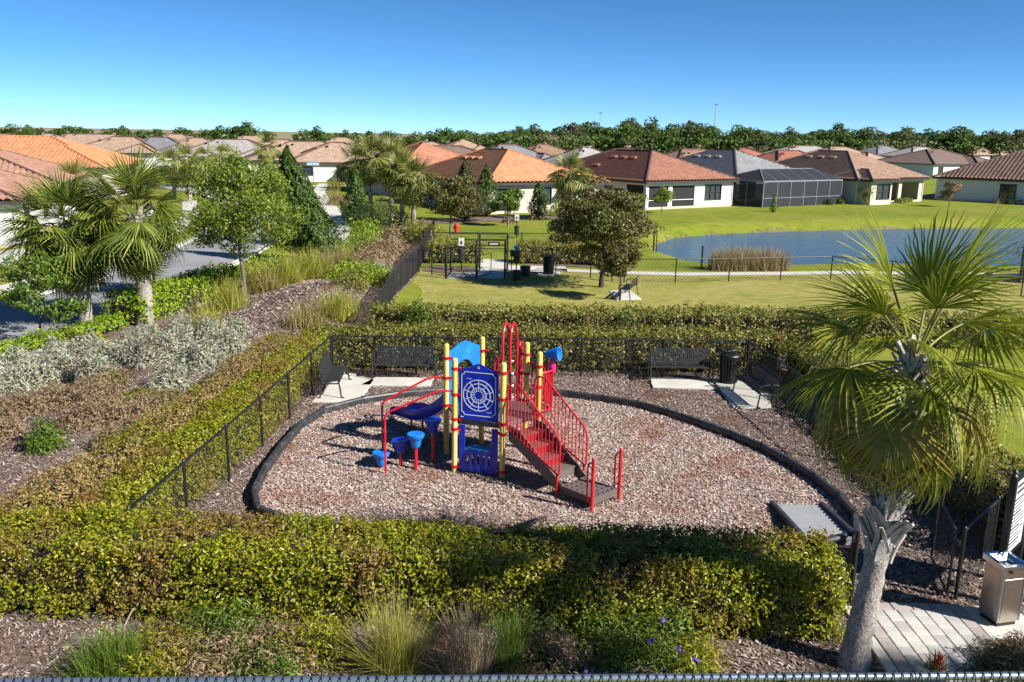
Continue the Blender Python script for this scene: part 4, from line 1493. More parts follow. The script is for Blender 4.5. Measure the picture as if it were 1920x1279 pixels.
for nme, top in zip('ABEFDC', (2.56, 2.56, 2.62, 2.58, 2.62, 2.62)):
    p = VT[nme]
    mb = MB()
    mb.lathe([(0.062, 0.0), (0.062, top - 0.06), (0.058, top - 0.025), (0.040, top - 0.005), (0.012, top)], (p.x, p.y, 0), 16)
    post = mb.build('post', M['yellow'], PLAY, smooth=True)
    inward = (HC - p).normalized()
    for z in ((0.18, 1.02, 1.24, 1.78, 2.34) if nme in 'AB' else (1.22, 1.85, 2.3)):
        cb = MB()
        cb.lathe([(0.068, -0.032), (0.080, -0.028), (0.080, 0.028), (0.068, 0.032)], (p.x, p.y, z), 16)
        d = (VT['B'] - VT['A']).normalized() * (1 if nme in 'ACD' else -1)
        cb.box((p.x + d.x * 0.105, p.y + d.y * 0.105, z), (0.09, 0.05, 0.05), math.atan2(d.y, d.x))
        cb.build('clamp', M['red'], post, world=False, smooth=True)

# deck plate with a punched look and skirt
mb = MB()
mb.prism([(HC.x + 0.94 * (VT[n].x - HC.x), HC.y + 0.94 * (VT[n].y - HC.y)) for n in 'ABEFDC'], lambda u, v, d: (u, v, d), DECK - 0.09, DECK)
mb.build('deck', M['brown'], PLAY, bevel=0.008)


def side_frame(a, b):
    """local frame on a side: f(s, z, out) -> world"""
    A, B = VT[a], VT[b]
    d = (B - A).normalized()
    out = Vector((d.y, -d.x, 0))
    if out.dot((A + B) / 2 - HC) < 0: out = -out
    return A, d, out, (B - A).length


def on_side(A, d, out):
    return lambda s, z, o=0.0: tuple(A + d * s + out * o + Vector((0, 0, z)))


# --- front panel with the wheel drawing
A, d, out, SL = side_frame('A', 'B')
f = on_side(A, d, out)
x0, x1 = 0.10, SL - 0.10
z0, z1 = 1.27, 2.36
prof = [(x0, z0), (x1, z0), (x1, z1)]
for k in range(1, 16):
    t = k / 16
    s = x1 + (x0 - x1) * t
    prof.append((s, z1 + 0.12 * math.exp(-((t - 0.5) / 0.2) ** 2)))
prof.append((x0, z1))
panel = MB().prism(prof, lambda u, v, dd: f(u, v, dd), -0.016, 0.016).build('activity_panel', M['blue'], PLAY)
la = MB()
cx, cz = SL / 2, 1.80


def stroke(mb, pts, wd, o=0.018, closed=False):
    P = pts + [pts[0]] if closed else pts
    for (a0, b0), (a1, b1) in zip(P[:-1], P[1:]):
        mb.bar(f(a0, b0, o), f(a1, b1, o), 0.008, wd, up=tuple(Vector((-(b1 - b0) * d.x, -(b1 - b0) * d.y, (a1 - a0)))))


for R_ in (0.335, 0.255, 0.165):
    stroke(la, [(cx + R_ * math.cos(2 * PI * k / 40), cz + R_ * math.sin(2 * PI * k / 40)) for k in range(40)], 0.018, closed=True)
for k in range(10):
    a = 2 * PI * (k + 0.5) / 10
    stroke(la, [(cx + 0.165 * math.cos(a), cz + 0.165 * math.sin(a)), (cx + 0.335 * math.cos(a), cz + 0.335 * math.sin(a))], 0.014)
for k in range(16):
    a = 2 * PI * k / 16
    stroke(la, [(cx + 0.085 * math.cos(a), cz + 0.085 * math.sin(a)), (cx + 0.165 * math.cos(a), cz + 0.165 * math.sin(a))], 0.015)
bx0, bx1, bz0, bz1, q = x0 + 0.06, x1 - 0.06, z0 + 0.09, z1 - 0.07, 0.06
stroke(la, [(bx0 + q, bz0), (bx1 - q, bz0), (bx1 - q * 0.9, bz0 + q * 0.7), (bx1, bz0 + q), (bx1, bz1 - q), (bx1 - q * 0.7, bz1 - q * 0.9), (bx1 - q, bz1),
            (bx0 + q, bz1), (bx0 + q * 0.9, bz1 - q * 0.7), (bx0, bz1 - q), (bx0, bz0 + q), (bx0 + q * 0.7, bz0 + q * 0.9)], 0.015, closed=True)
# small emblem on the crest and two short words of fine print as ruled marks
stroke(la, [(cx + 0.03 * math.cos(2 * PI * k / 10) * (1 if k % 2 else 0.5), 2.40 + 0.03 * math.sin(2 * PI * k / 10) * (1 if k % 2 else 0.5)) for k in range(10)], 0.005, closed=True)
for s in range(5): stroke(la, [(x0 + 0.17 + s * 0.022, 2.15), (x0 + 0.183 + s * 0.022, 2.15)], 0.012)
for s in range(5): stroke(la, [(x1 - 0.25 + s * 0.022, 1.45), (x1 - 0.237 + s * 0.022, 1.45)], 0.012)
la.build('line_art', M['white_line'], panel, world=False)
bo = MB()
for s in (0.05, 0.09):
    for zz in (z0 + 0.04,): bo.lathe([(0.012, -0.004), (0.012, 0.006)], f(x0 + s, zz, 0.018), 8, rot=Matrix.Rotation(PI / 2, 3, 'X'))
bo.build('bolt', M['white_line'], panel, world=False)

# --- shop counter panel below
cp = MB()
hb, ht = 0.10, 0.58
cp.prism([(x0, hb), (x0 + 0.13, hb), (x0 + 0.13, 1.12), (x0, 1.12)], lambda u, v, dd: f(u, v, dd), -0.016, 0.016)
cp.prism([(x1 - 0.13, hb), (x1, hb), (x1, 1.10), (x1 - 0.13, 1.10)], lambda u, v, dd: f(u, v, dd), -0.016, 0.016)
i0, i1 = x0 + 0.13, x1 - 0.13
cp.prism([(i0, hb), (i1, hb), (i1, 0.26), (i0, 0.26)], lambda u, v, dd: f(u, v, dd), -0.016, 0.016)
cp.prism([(i0, 0.48), (i1, 0.48), (i1, ht), (i0, ht)], lambda u, v, dd: f(u, v, dd), -0.016, 0.016)
nb = 5
bw = (i1 - i0) / nb
for k in range(nb + 1):
    c = i0 + bw * k
    l, r_ = max(i0, c - bw * 0.24), min(i1, c + bw * 0.24)
    cp.prism([(l, 0.26), (r_, 0.26), (r_, 0.48), (l, 0.48)], lambda u, v, dd: f(u, v, dd), -0.016, 0.016)
    # rounded slot ends
    for (zz, sg) in ((0.26, 1), (0.48, -1)):
        for side in (-1, 1):
            e = c + side * bw * 0.24
            if i0 < e < i1: cp.prism([(e, zz), (e + side * bw * 0.10, zz), (e, zz + sg * 0.05)], lambda u, v, dd: f(u, v, dd), -0.0155, 0.0155)
cpo = cp.build('counter_panel', M['blue'], PLAY)
sh = MB()
pc = A + d * SL / 2 + out * -0.11
sh.box((pc.x, pc.y, ht + 0.02), (i1 - i0 - 0.004, 0.26, 0.03), math.atan2(d.y, d.x))
sh.build('counter_shelf', M['light_blue'], cpo, world=False)  # paler than the panel: sunlit look of the shelf top put into its colour

# --- slide side: arch panel and wavy slide
A, d, out, SL = side_frame('C', 'D')
f = on_side(A, d, out)
x0, x1 = 0.085, SL - 0.085
arch = [(x0, 1.2), (x0, 2.44)]
for k in range(1, 12):
    t = k / 12
    arch.append((x0 + (x1 - x0) * t, 2.44 + 0.16 * math.sin(PI * t) ** 1.5))
arch += [(x1, 2.44), (x1, 1.2), (x1 - 0.17, 1.2), (x1 - 0.17, 1.85)]
for k in range(1, 12):
    a = PI * k / 12
    arch.append((SL / 2 + (SL / 2 - x0 - 0.17) * math.cos(a), 1.85 + 0.33 * math.sin(a)))
arch += [(x0 + 0.17, 1.85), (x0 + 0.17, 1.2)]
ap = MB().prism(arch, lambda u, v, dd: f(u, v, dd), -0.016, 0.016).build('arch_panel', M['light_blue'], PLAY)
oc = A + d * (SL / 2)
# slide: U section swept along a wavy path
path = [(0.02, 1.20), (0.25, 1.17), (0.5, 0.98), (0.8, 0.78), (1.1, 0.60), (1.45, 0.47), (1.8, 0.42), (2.15, 0.40), (2.42, 0.38), (2.5, 0.34)]
edge = [0.34, 0.32, 0.26, 0.24, 0.22, 0.20, 0.24, 0.19, 0.15, 0.05]
pr = []
sb = MB()
for (s, z), e in zip(path, edge):
    sec = [(-0.30, z + e), (-0.25, z + e + 0.02), (-0.235, z + e * 0.6), (-0.20, z + 0.03), (0, z), (0.20, z + 0.03), (0.235, z + e * 0.6), (0.25, z + e + 0.02), (0.30, z + e),
           (0.29, z + e * 0.45), (0.22, z - 0.05), (0, z - 0.06), (-0.22, z - 0.05), (-0.29, z + e * 0.45)]
    pr.append([tuple(oc + out * s + d * u + Vector((0, 0, zz))) for u, zz in sec])
nsec = len(pr[0])
vs = [p for row in pr for p in row]
fs = []
for i in range(len(pr) - 1):
    for k in range(nsec):
        a0, b0 = i * nsec + k, i * nsec + (k + 1) % nsec
        fs.append((a0, b0, b0 + nsec, a0 + nsec))
fs += [tuple(range(nsec)), tuple(range((len(pr) - 1) * nsec, len(pr) * nsec))]
slide = sb.add(vs, fs).build('slide', M['blue'], PLAY, smooth=True)
for s, u in ((1.75, -0.17), (1.75, 0.17)):
    p = oc + out * s + d * u
    MB().tube([(p.x, p.y, -0.1), (p.x, p.y, 0.40)], 0.024, 8).build('slide_leg', M['red'], slide, world=False)

# --- pod steps side (A-C): handrails from the posts out to the ground
for (n, g, zt, zp) in (('A', (-2.63, 17.51), 1.42, 1.86), ('C', (-2.84, 18.55), 1.36, 1.86)):
    p = VT[n]
    g = Vector((g[0], g[1], 0))
    v = (g - p).normalized()
    mb = MB()
    k = p + v * 0.42
    pts = [V3(p, zp - 0.02), V3(p + v * 0.28, zp), V3(k, zp - 0.03), V3(g - v * 0.12, zt + 0.02), V3(g - v * 0.04, zt - 0.03), V3(g, zt - 0.13), V3(g, -0.1)]
    mb.tube(pts, 0.024, 8)
    mb.build('handrail', M['red'], PLAY, smooth=True)

# --- stairs on the side B-E, with landing
A, d, out, SL = side_frame('B', 'E')
mid = A + d * SL / 2
u_ = out
SW = 0.70
LZ = 0.30
RUN = 1.52
LAND = 0.86


def st(s, wv, z): return tuple(mid + u_ * s + d * wv + Vector((0, 0, z)))


NS = 5
rise = (DECK - LZ) / NS
run = RUN / NS
sg = MB()
for wv in (-SW / 2 - 0.012, SW / 2 + 0.012):
    prof = [(0.02, DECK - 0.02), (0.02, DECK - 0.34), (RUN - 0.1, LZ - 0.14), (RUN + 0.06, LZ - 0.14), (RUN + 0.06, LZ + 0.02), (0.34, DECK - 0.06)]
    sg.prism(prof, lambda a, b, c, wv=wv: st(a, wv + c, b), -0.012, 0.012)
stairs = sg.build('stair_stringer', M['brown'], PLAY)
for k in range(1, NS):
    z = DECK - rise * k
    tr = MB()
    tr.prism([(run * (k - 1) + 0.06, z - 0.03), (run * k + 0.09, z - 0.03), (run * k + 0.09, z), (run * (k - 1) + 0.06, z)], lambda a, b, c: st(a, c, b), -SW / 2 + 0.002, SW / 2 - 0.002)
    tr.build('tread', M['brown'] if k >= NS - 1 else M['maroon'], stairs, world=False)
    rs = MB()
    rs.prism([(run * k + 0.05, z - rise + 0.001), (run * k + 0.07, z - rise + 0.001), (run * k + 0.07, z - 0.031), (run * k + 0.05, z - 0.031)], lambda a, b, c: st(a, c, b), -SW / 2 + 0.003, SW / 2 - 0.003)
    rs.build('riser', M['brown'] if k >= NS - 1 else M['dark_red'], stairs, world=False)
# landing: perforated plate, bars between slots
lp = MB()
s0, s1 = RUN + 0.02, RUN + LAND
rows, cols = 6, 5
for i in range(rows + 1):
    a = s0 + (s1 - s0) * i / rows
    wd = 0.075
    lo, hi = max(s0, a - wd / 2), min(s1, a + wd / 2)
    lp.prism([(lo, LZ - 0.05), (hi, LZ - 0.05), (hi, LZ), (lo, LZ)], lambda p, q_, c: st(p, c, q_), -SW / 2, SW / 2)
for i in range(rows):
    a0 = s0 + (s1 - s0) * i / rows + 0.037
    a1 = s0 + (s1 - s0) * (i + 1) / rows - 0.037
    for k in range(cols + 1):
        c = -SW / 2 + SW * k / cols
        lo, hi = max(-SW / 2, c - 0.045), min(SW / 2, c + 0.045)
        lp.prism([(a0, LZ - 0.045), (a1, LZ - 0.045), (a1, LZ - 0.001), (a0, LZ - 0.001)], lambda p, q_, cc: st(p, cc, q_), lo, hi)
lp.prism([(s1, LZ - 0.14), (s1 + 0.012, LZ - 0.14), (s1 + 0.012, LZ - 0.002), (s1, LZ - 0.002)], lambda p, q_, c: st(p, c, q_), -SW / 2, SW / 2)
for wv in (-SW / 2 - 0.006, SW / 2 + 0.006):
    lp.prism([(s0, LZ - 0.14), (s1 + 0.012, LZ - 0.14), (s1 + 0.012, LZ - 0.003), (s0, LZ - 0.003)], lambda p, q_, c, wv=wv: st(p, wv + c, q_), -0.006, 0.006)
lp.build('landing', M['brown'], PLAY)
# railings with balusters
slope = (DECK - LZ) / RUN
for wv, nm in ((-SW / 2 - 0.05, 'near'), (SW / 2 + 0.05, 'far')):
    topz = lambda s: DECK + 0.92 - max(0, s - 0.30) * (DECK + 0.92 - (LZ + 0.98)) / (RUN - 0.30)
    botz = lambda s: DECK - 0.10 - max(0, s - 0.05) * (DECK - 0.10 - (LZ + 0.20)) / (RUN - 0.05)
    mb = MB()
    loop = [(0.0, botz(0) + 0.02), (0.0, topz(0) - 0.22), (0.03, topz(0) - 0.06), (0.12, topz(0)), (0.30, topz(0.3)), (0.5, topz(0.5)), (RUN - 0.12, topz(RUN - 0.12)), (RUN - 0.02, topz(RUN) - 0.04),
            (RUN, topz(RUN) - 0.14), (RUN, botz(RUN) + 0.08), (RUN - 0.03, botz(RUN) + 0.01), (RUN - 0.12, botz(RUN - 0.12)), (0.05, botz(0.05)), (0.0, botz(0) + 0.02)]
    mb.tube([st(s, wv, z) for s, z in loop], 0.021, 8, cap=False)
    mb.tube([st(RUN - 0.06, wv, botz(RUN - 0.06)), st(RUN - 0.06, wv, -0.1)], 0.026, 8)
    rail = mb.build('stair_railing', M['red'], PLAY, smooth=True)
    nbal = 15
    for k in range(1, nbal):
        s = RUN * k / nbal
        MB().tube([st(s, wv, botz(s)), st(s, wv, topz(s))], 0.0125, 6, cap=False).build('baluster', M['red'], rail, world=False)
# grab loops at the outer landing corners
for wv in (-SW / 2 - 0.06, SW / 2 + 0.06):
    mb = MB()
    s = s1 + 0.02
    mb.lathe([(0.034, -0.1), (0.034, 1.10), (0.028, 1.13), (0.014, 1.145)], st(s, wv, 0), 12)
    mb.tube([st(s, wv, 1.03), st(s - 0.07, wv, 1.02), st(s - 0.12, wv, 0.96), st(s - 0.13, wv, 0.88), st(s - 0.13, wv, 0.30), st(s - 0.12, wv, 0.22), st(s - 0.06, wv, 0.17), st(s, wv, 0.17)], 0.018, 8)
    mb.build('grab_loop', M['red'], PLAY, smooth=True)

# --- back side D-F: tall loop climber
A, d, out, SL = side_frame('D', 'F')
mid = A + d * (SL * 0.55)


def cl(s, wv, z): return tuple(mid + out * s + d * wv + Vector((0, 0, z)))


ladder_rails = []
for wv in (-0.09, 0.09):
    mb = MB()
    pts = [(-0.02, 1.1), (-0.02, 2.5), (0.02, 2.75), (0.12, 2.90), (0.26, 2.93), (0.40, 2.84), (0.50, 2.62), (0.56, 2.2), (0.62, 1.5), (0.68, 0.7), (0.72, -0.1)]
    mb.tube([cl(s, wv, z) for s, z in pts], 0.032, 8)
    ladder_rails.append(mb.build('climber_rail', M['red'], PLAY, smooth=True))
for k in range(6):
    z = 0.4 + 0.3 * k
    s = 0.70 - 0.075 * (z - 0.4) / 1.0
    MB().tube([cl(s, -0.12, z), cl(s + 0.10, -0.04, z + 0.03), cl(s + 0.10, 0.04, z + 0.03), cl(s, 0.12, z)], 0.02, 6, cap=False).build('climber_rung', M['red'], ladder_rails[0], world=False)
for wv, zt in ((-0.27, 2.15), (0.30, 2.55)):
    mb = MB()
    mb.tube([cl(0.0, wv, 1.15), cl(0.0, wv, zt - 0.12), cl(0.03, wv, zt - 0.03), cl(0.10, wv, zt), cl(0.20, wv, zt - 0.03), cl(0.24, wv, zt - 0.12), cl(0.26, wv, 1.3)], 0.026, 8)
    mb.build('climber_handle', M['red'], PLAY, smooth=True)
    for k in range(5):
        z = 1.35 + (zt - 1.5) * k / 4
        MB().tube([cl(0.0, wv, z), cl(0.25, wv, z)], 0.014, 6, cap=False).build('climber_rung', M['red'], ladder_rails[1], world=False)

# --- side E-F: bulging balcony of bars with the talking horn
A, d, out, SL = side_frame('E', 'F')
mid = A + d * (SL / 2)
br = SL / 2 - 0.09
flo = MB()
arc = [(br * math.cos(PI * k / 14), br * 1.0 * math.sin(PI * k / 14)) for k in range(15)]
flo.prism(arc, lambda a, b, c: tuple(mid + d * a + out * b + Vector((0, 0, c))), DECK - 0.08, DECK - 0.01)
bay = flo.build('balcony_floor', M['brown'], PLAY)
for zz in (DECK + 0.06, 2.12):
    MB().tube([tuple(mid + d * a + out * b + Vector((0, 0, zz))) for a, b in arc], 0.021, 8).build('balcony_rail', M['red'], PLAY, smooth=True)
for k in range(1, 14):
    a, b = arc[k]
    MB().tube([tuple(mid + d * a + out * b + Vector((0, 0, DECK + 0.06))), tuple(mid + d * a + out * b + Vector((0, 0, 2.12)))], 0.016, 6, cap=False).build('baluster', M['red'], bay, world=False)
p = mid + out * (br * 0.99)
MB().lathe([(0.07, 1.98), (0.085, 2.0), (0.085, 2.16), (0.065, 2.22), (0.065, 2.30)], (p.x, p.y, 0), 14).build('horn_collar', M['magenta'], PLAY, smooth=True)
hd = Vector((0.86, -0.38, 0.12)).normalized()
rot = hd.to_track_quat('Z', 'Y').to_matrix()
MB().lathe([(0.05, -0.19), (0.075, -0.18), (0.085, -0.10), (0.10, -0.09), (0.105, -0.03), (0.122, -0.02), (0.128, 0.04), (0.143, 0.05), (0.147, 0.10), (0.158, 0.12), (0.158, 0.14), (0.13, 0.14), (0.08, 0.02), (0.05, -0.05)],
           (p.x + 0.03, p.y, 2.42), 18, rot=rot).build('talking_horn', M['light_blue'], PLAY, smooth=True)

# ------------------------------------------------------------------ stepping pods
for (x, y, h, lab, mt) in ((-2.78, 17.90, 0.40, 'lowest blue stepping pod, outermost left of the play tower', 'light_blue'), (-2.37, 17.98, 0.66, 'second lowest dark blue stepping pod on a short red stem', 'blue'),
                           (-2.02, 17.81, 0.86, 'sunlit blue stepping pod nearest the camera on a red stem', 'light_blue'), (-1.69, 18.21, 1.06, 'tallest blue stepping pod beside the yellow post', 'blue')):  # same plastic on all pods; the paler caps have sunlight painted into the colour
    t = thing('stepping_pod', lab, 'stepping pod', (x, y, 0), group='stepping pods beside the play tower')
    MB().lathe([(0.04, -0.1), (0.04, h - 0.2)], (0, 0, 0), 12).build('stem', M['red'], t, world=False, smooth=True)
    MB().lathe([(0.085, h - 0.30), (0.10, h - 0.28), (0.125, h - 0.13), (0.165, h - 0.10), (0.188, h - 0.035), (0.19, h - 0.008), (0.18, h), (0.10, h - 0.012)], (0, 0, 0), 22).build('pod_cap', M[mt], t, world=False, smooth=True)

# ------------------------------------------------------------------ plastic border
t = thing('play_border', 'black plastic timber border curving round the wood chip play area', 'border edging', (BORDER[0][0], BORDER[0][1], 0))
pts = [Vector((x, y, 0)) for x, y in BORDER] + [Vector((*BORDER[0], 0))]
for i in range(len(pts) - 1):
    a, b = pts[i], pts[i + 1]
    v = (b - a)
    n = Vector((-v.y, v.x, 0)).normalized()
    L = v.length
    mb = MB()
    prof = [(-0.06, 0.0), (0.06, 0.0), (0.06, 0.19), (0.042, 0.225), (-0.042, 0.225), (-0.06, 0.19)]
    vd = v.normalized()
    mb.prism(prof, lambda p, q, c: tuple(a + vd * c + n * p + Vector((0, 0, q))), 0.012, L - 0.012)
    for s in (0.22, 0.78):
        for q in (-0.02, 0.02): mb.box(tuple(a + v * s + n * (0.063 if q > 0 else -0.063) + Vector((0, 0, 0.11))), (L * 0.28, 0.012, 0.085), math.atan2(v.y, v.x))
    seg = mb.build('border_section', M['border'], t)
    MB().lathe([(0.05, 0.19), (0.05, 0.24), (0.04, 0.25)], tuple(a), 10).build('stake_cap', M['border'], seg, world=False)
# ------------------------------------------------------------------ benches
BP = [(-0.36, 0.86), (-0.345, 0.875), (-0.325, 0.86), (-0.27, 0.62), (-0.225, 0.47), (-0.19, 0.435), (-0.12, 0.425), (0.05, 0.44), (0.17, 0.455), (0.215, 0.44), (0.225, 0.41)]


def strap_mesh():
    mb = MB()
    h, th = 0.0185, 0.008
    n = len(BP)
    vs = []
    for i, (y, z) in enumerate(BP):
        y0, z0 = BP[max(i - 1, 0)]
        y1, z1 = BP[min(i + 1, n - 1)]
        t = Vector((y1 - y0, z1 - z0)).normalized()
        nn = Vector((-t.y, t.x)) * th / 2
        for s, q in ((-h, 1), (h, 1), (h, -1), (-h, -1)):
            vs.append((s, y + nn.x * q, z + nn.y * q))
    fs = [(0, 1, 2, 3), tuple(4 * (n - 1) + k for k in (3, 2, 1, 0))]
    for i in range(n - 1):
        for k in range(4):
            a, b = 4 * i + k, 4 * i + (k + 1) % 4
            fs.append((a, b, b + 4, a + 4))
    return mb.add(vs, fs).mesh('slat', M['bench_black'])


STRAP = strap_mesh()


def bench(label, x, y, rz, z=0.075, L=1.83):
    t = thing('park_bench', label, 'bench', (x, y, z), rz, group='black metal strap benches')
    n = 28
    for k in range(n):
        o = link('slat', STRAP, t, world=False)
        o.location = (-L / 2 + 0.09 + (L - 0.18) * k / (n - 1), 0, 0)
    for (yy, zz) in ((-0.345, 0.85), (-0.235, 0.475), (0.19, 0.43)):
        MB().tube([(-L / 2 + 0.02, yy, zz), (L / 2 - 0.02, yy, zz)], 0.02, 8).build('rail', M['bench_black'], t, world=False)
    for s in (-1, 1):
        xx = s * (L / 2)
        lg = MB()
        lg.tube([(xx, -0.27, 0.60), (xx, -0.25, 0.40), (xx, -0.30, 0.03), (xx, -0.34, 0.012)], 0.022, 8)
        lg.tube([(xx, 0.20, 0.44), (xx, 0.22, 0.38), (xx, 0.27, 0.03), (xx, 0.31, 0.012)], 0.022, 8)
        lg.tube([(xx, -0.25, 0.40), (xx, 0.21, 0.40)], 0.02, 8)
        for yy in (-0.33, 0.30): lg.box((xx, yy, 0.008), (0.07, 0.09, 0.014))
        lg.build('leg_frame', M['bench_black'], t, world=False, smooth=True)
        MB().tube([(xx, -0.29, 0.66), (xx, -0.15, 0.68), (xx, 0.10, 0.665), (xx, 0.22, 0.63), (xx, 0.255, 0.55), (xx, 0.22, 0.45)], 0.02, 8).build('armrest', M['bench_black'], t, world=False, smooth=True)
    return t


bench('black slatted bench standing square to the back fence, left of the play tower', -3.15, 25.0, PI)
bench('black bench set at an angle on the pad in the left fence corner', -4.93, 23.75, -rad(86))
bench('black slatted bench against the back fence beside the trash receptacle', 5.02, 25.3, PI)
bench('black bench in the shade of the big palm at the right fence', 6.72, 23.35, rad(96))
bench('black bench on a square slab on the dog park lawn by the thin tree', 5.18, 39.25, rad(72), z=0.05)

# ------------------------------------------------------------------ trash receptacles


def receptacle(label, x, y, z, s=1.0, bonnet=True):
    t = thing('trash_receptacle', label, 'trash can', (x, y, z))
    MB().lathe([(0.20 * s, 0.0), (0.21 * s, 0.05), (0.25 * s, 0.80 * s)], (0, 0, 0), 20).build('liner', M['black_matte'], t, world=False, smooth=True)
    sm = MB().box((0, 0, 0.42 * s), (0.012, 0.05 * s, 0.80 * s)).mesh('slat', M['black'])
    for k in range(20):
        a = 2 * PI * k / 20
        o = link('slat', sm, t, world=False)
        o.matrix_basis = Matrix.Rotation(a, 4, 'Z') @ Matrix.Translation((0.25 * s, 0, 0)) @ Matrix.Rotation(rad(3.5), 4, 'Y')
    for zz, rr in ((0.06, 0.235), (0.80, 0.29)):
        MB().lathe([(rr * s, zz * s - 0.02), (rr * s + 0.02, zz * s - 0.015), (rr * s + 0.02, zz * s + 0.015), (rr * s, zz * s + 0.02)], (0, 0, 0), 24).build('band', M['black'], t, world=False, smooth=True)
    MB().lathe([(0.30 * s, 0.82 * s), (0.31 * s, 0.84 * s), (0.29 * s, 0.875 * s), (0.15 * s, 0.89 * s), (0.13 * s, 0.87 * s)], (0, 0, 0), 24).build('lid', M['black'], t, world=False, smooth=True)
    if bonnet:
        bn = MB()
        bn.lathe([(0.19 * s, 1.02 * s), (0.18 * s, 1.04 * s), (0.05 * s, 1.08 * s)], (0, 0, 0), 20)
        for k in range(4):
            a = PI / 4 + PI / 2 * k
            bn.tube([(0.22 * s * math.cos(a), 0.22 * s * math.sin(a), 0.88 * s), (0.17 * s * math.cos(a), 0.17 * s * math.sin(a), 1.03 * s)], 0.012, 6)
        bn.build('rain_bonnet', M['black'], t, world=False, smooth=True)
    return t


receptacle('black slatted trash receptacle with rain bonnet between the two right benches', 6.42, 25.1, 0.075, 0.98)
receptacle('black slatted trash receptacle on a slab in the dog park', 1.85, 45.7, 0.05, 1.05, bonnet=False)

# ------------------------------------------------------------------ chain link fences


def chain(root, p0, p1, z0, z1, sp=0.07, w_=0.0024, mat=None):
    a, b = Vector((*p0, 0)), Vector((*p1, 0))
    d = b - a
    L = d.length
    d.normalize()
    n = Vector((-d.y, d.x, 0)) * w_
    H = z1 - z0
    V, F = [], []
    for sg in (1, -1):
        c = -H
        while c < L:
            s0, s1 = max(0, c), min(L, c + H)
            if s1 - s0 > 0.01:
                u0, u1 = s0 - c, s1 - c
                if sg < 0: u0, u1 = H - u0, H - u1
                p = a + d * s0 + Vector((0, 0, z0 + u0))
                q = a + d * s1 + Vector((0, 0, z0 + u1))
                e = Vector((0, 0, w_)) + d * (-sg * w_)
                k = len(V)
                for pt in (p, q): V += [tuple(pt + e), tuple(pt - e + n * sg), tuple(pt - n * sg)]
                F += [(k, k + 1, k + 4, k + 3), (k + 1, k + 2, k + 5, k + 4), (k + 2, k, k + 3, k + 5)]
            c += sp * 1.414
    o = link('chain_link', npmesh('chain_link', V, F, mat or M['black']), root, kind='stuff')
    return o


def fence(label, pts, H=1.2, spacing=2.4, sp=0.07, r=0.03, name='chain_link_fence', screen=None, group=None, mid=False, mesh=True, w_=0.0024):
    root = thing(name, label, 'fence', (pts[0][0], pts[0][1], 0), group=group)
    posts = []
    pm = MB().lathe([(r, -0.15), (r, H + 0.02), (r * 1.15, H + 0.025), (r * 1.1, H + 0.05), (r * 0.4, H + 0.075)], (0, 0, 0), 10).mesh('post', M['black'], smooth=True)
    for (a, b) in zip(pts[:-1], pts[1:]):
        L = math.dist(a, b)
        n = max(1, round(L / spacing))
        for k in range(n):
            t = k / n
            posts.append((a[0] + (b[0] - a[0]) * t, a[1] + (b[1] - a[1]) * t))
        MB().tube([(a[0], a[1], H), (b[0], b[1], H)], r * 0.72, 8).build('top_rail', M['black'], root)
        if mid: MB().tube([(a[0], a[1], 0.12), (b[0], b[1], 0.12)], r * 0.5, 8).build('bottom_rail', M['black'], root)
        if mesh: chain(root, a, b, 0.06, H - 0.02, sp, w_)
        if screen is not None:
            sc = MB()
            sc.add([(a[0], a[1] + 0.02, 0.08), (b[0], b[1] + 0.02, 0.08), (b[0], b[1] + 0.02, H - 0.05), (a[0], a[1] + 0.02, H - 0.05)], [(0, 1, 2, 3)])
            sc.build('windscreen', screen, root)
    posts.append(pts[-1])
    for (x, y) in posts:
        o = link('post', pm, root)
        o.matrix_basis = Matrix.Translation((x, y, 0))
    return root


fence('black chain link fence along the left side of the playground', [(-6.03, 12.95), (-5.36, 25.3)], spacing=2.05)
fence('black chain link fence along the back of the playground behind the benches', [(-5.33, 25.4), (7.03, 25.72)], spacing=2.47)
fence('black chain link fence along the right side of the playground under the palm', [(7.08, 25.62), (8.3, 13.95), (7.12, 12.72)], spacing=2.4)
fence('black chain link fence buried in the front hedge', [(-6.0, 12.8), (2.4, 12.62), (5.27, 12.42)], H=1.04, spacing=2.45)

# open gate leaf at the entrance
t = thing('gate_leaf', 'black chain link gate standing open at the playground entrance', 'gate', (7.0, 12.74, 0))
gp = [(7.0, 12.76), (7.33, 14.02)]
fr = MB()
fr.tube([(*gp[0], 0.1), (*gp[0], 1.2), (*gp[1], 1.2), (*gp[1], 0.1), (*gp[0], 0.1)], 0.022, 8)
fr.build('gate_frame', M['black'], t, smooth=True)
chain(t, gp[0], gp[1], 0.12, 1.18)
MB().lathe([(0.036, -0.1), (0.036, 1.27), (0.03, 1.31)], (5.32, 12.40, 0), 10).build('latch_post', M['black'], thing('gate_post', 'black gate post beside the leaning palm trunk', 'post', (5.32, 12.40, 0)), smooth=True)
hn = MB()
for z in (0.3, 1.0): hn.lathe([(0.04, z - 0.04), (0.045, z), (0.04, z + 0.04)], (7.04, 12.73, 0), 8)
hn.build('hinge', M['black'], t)

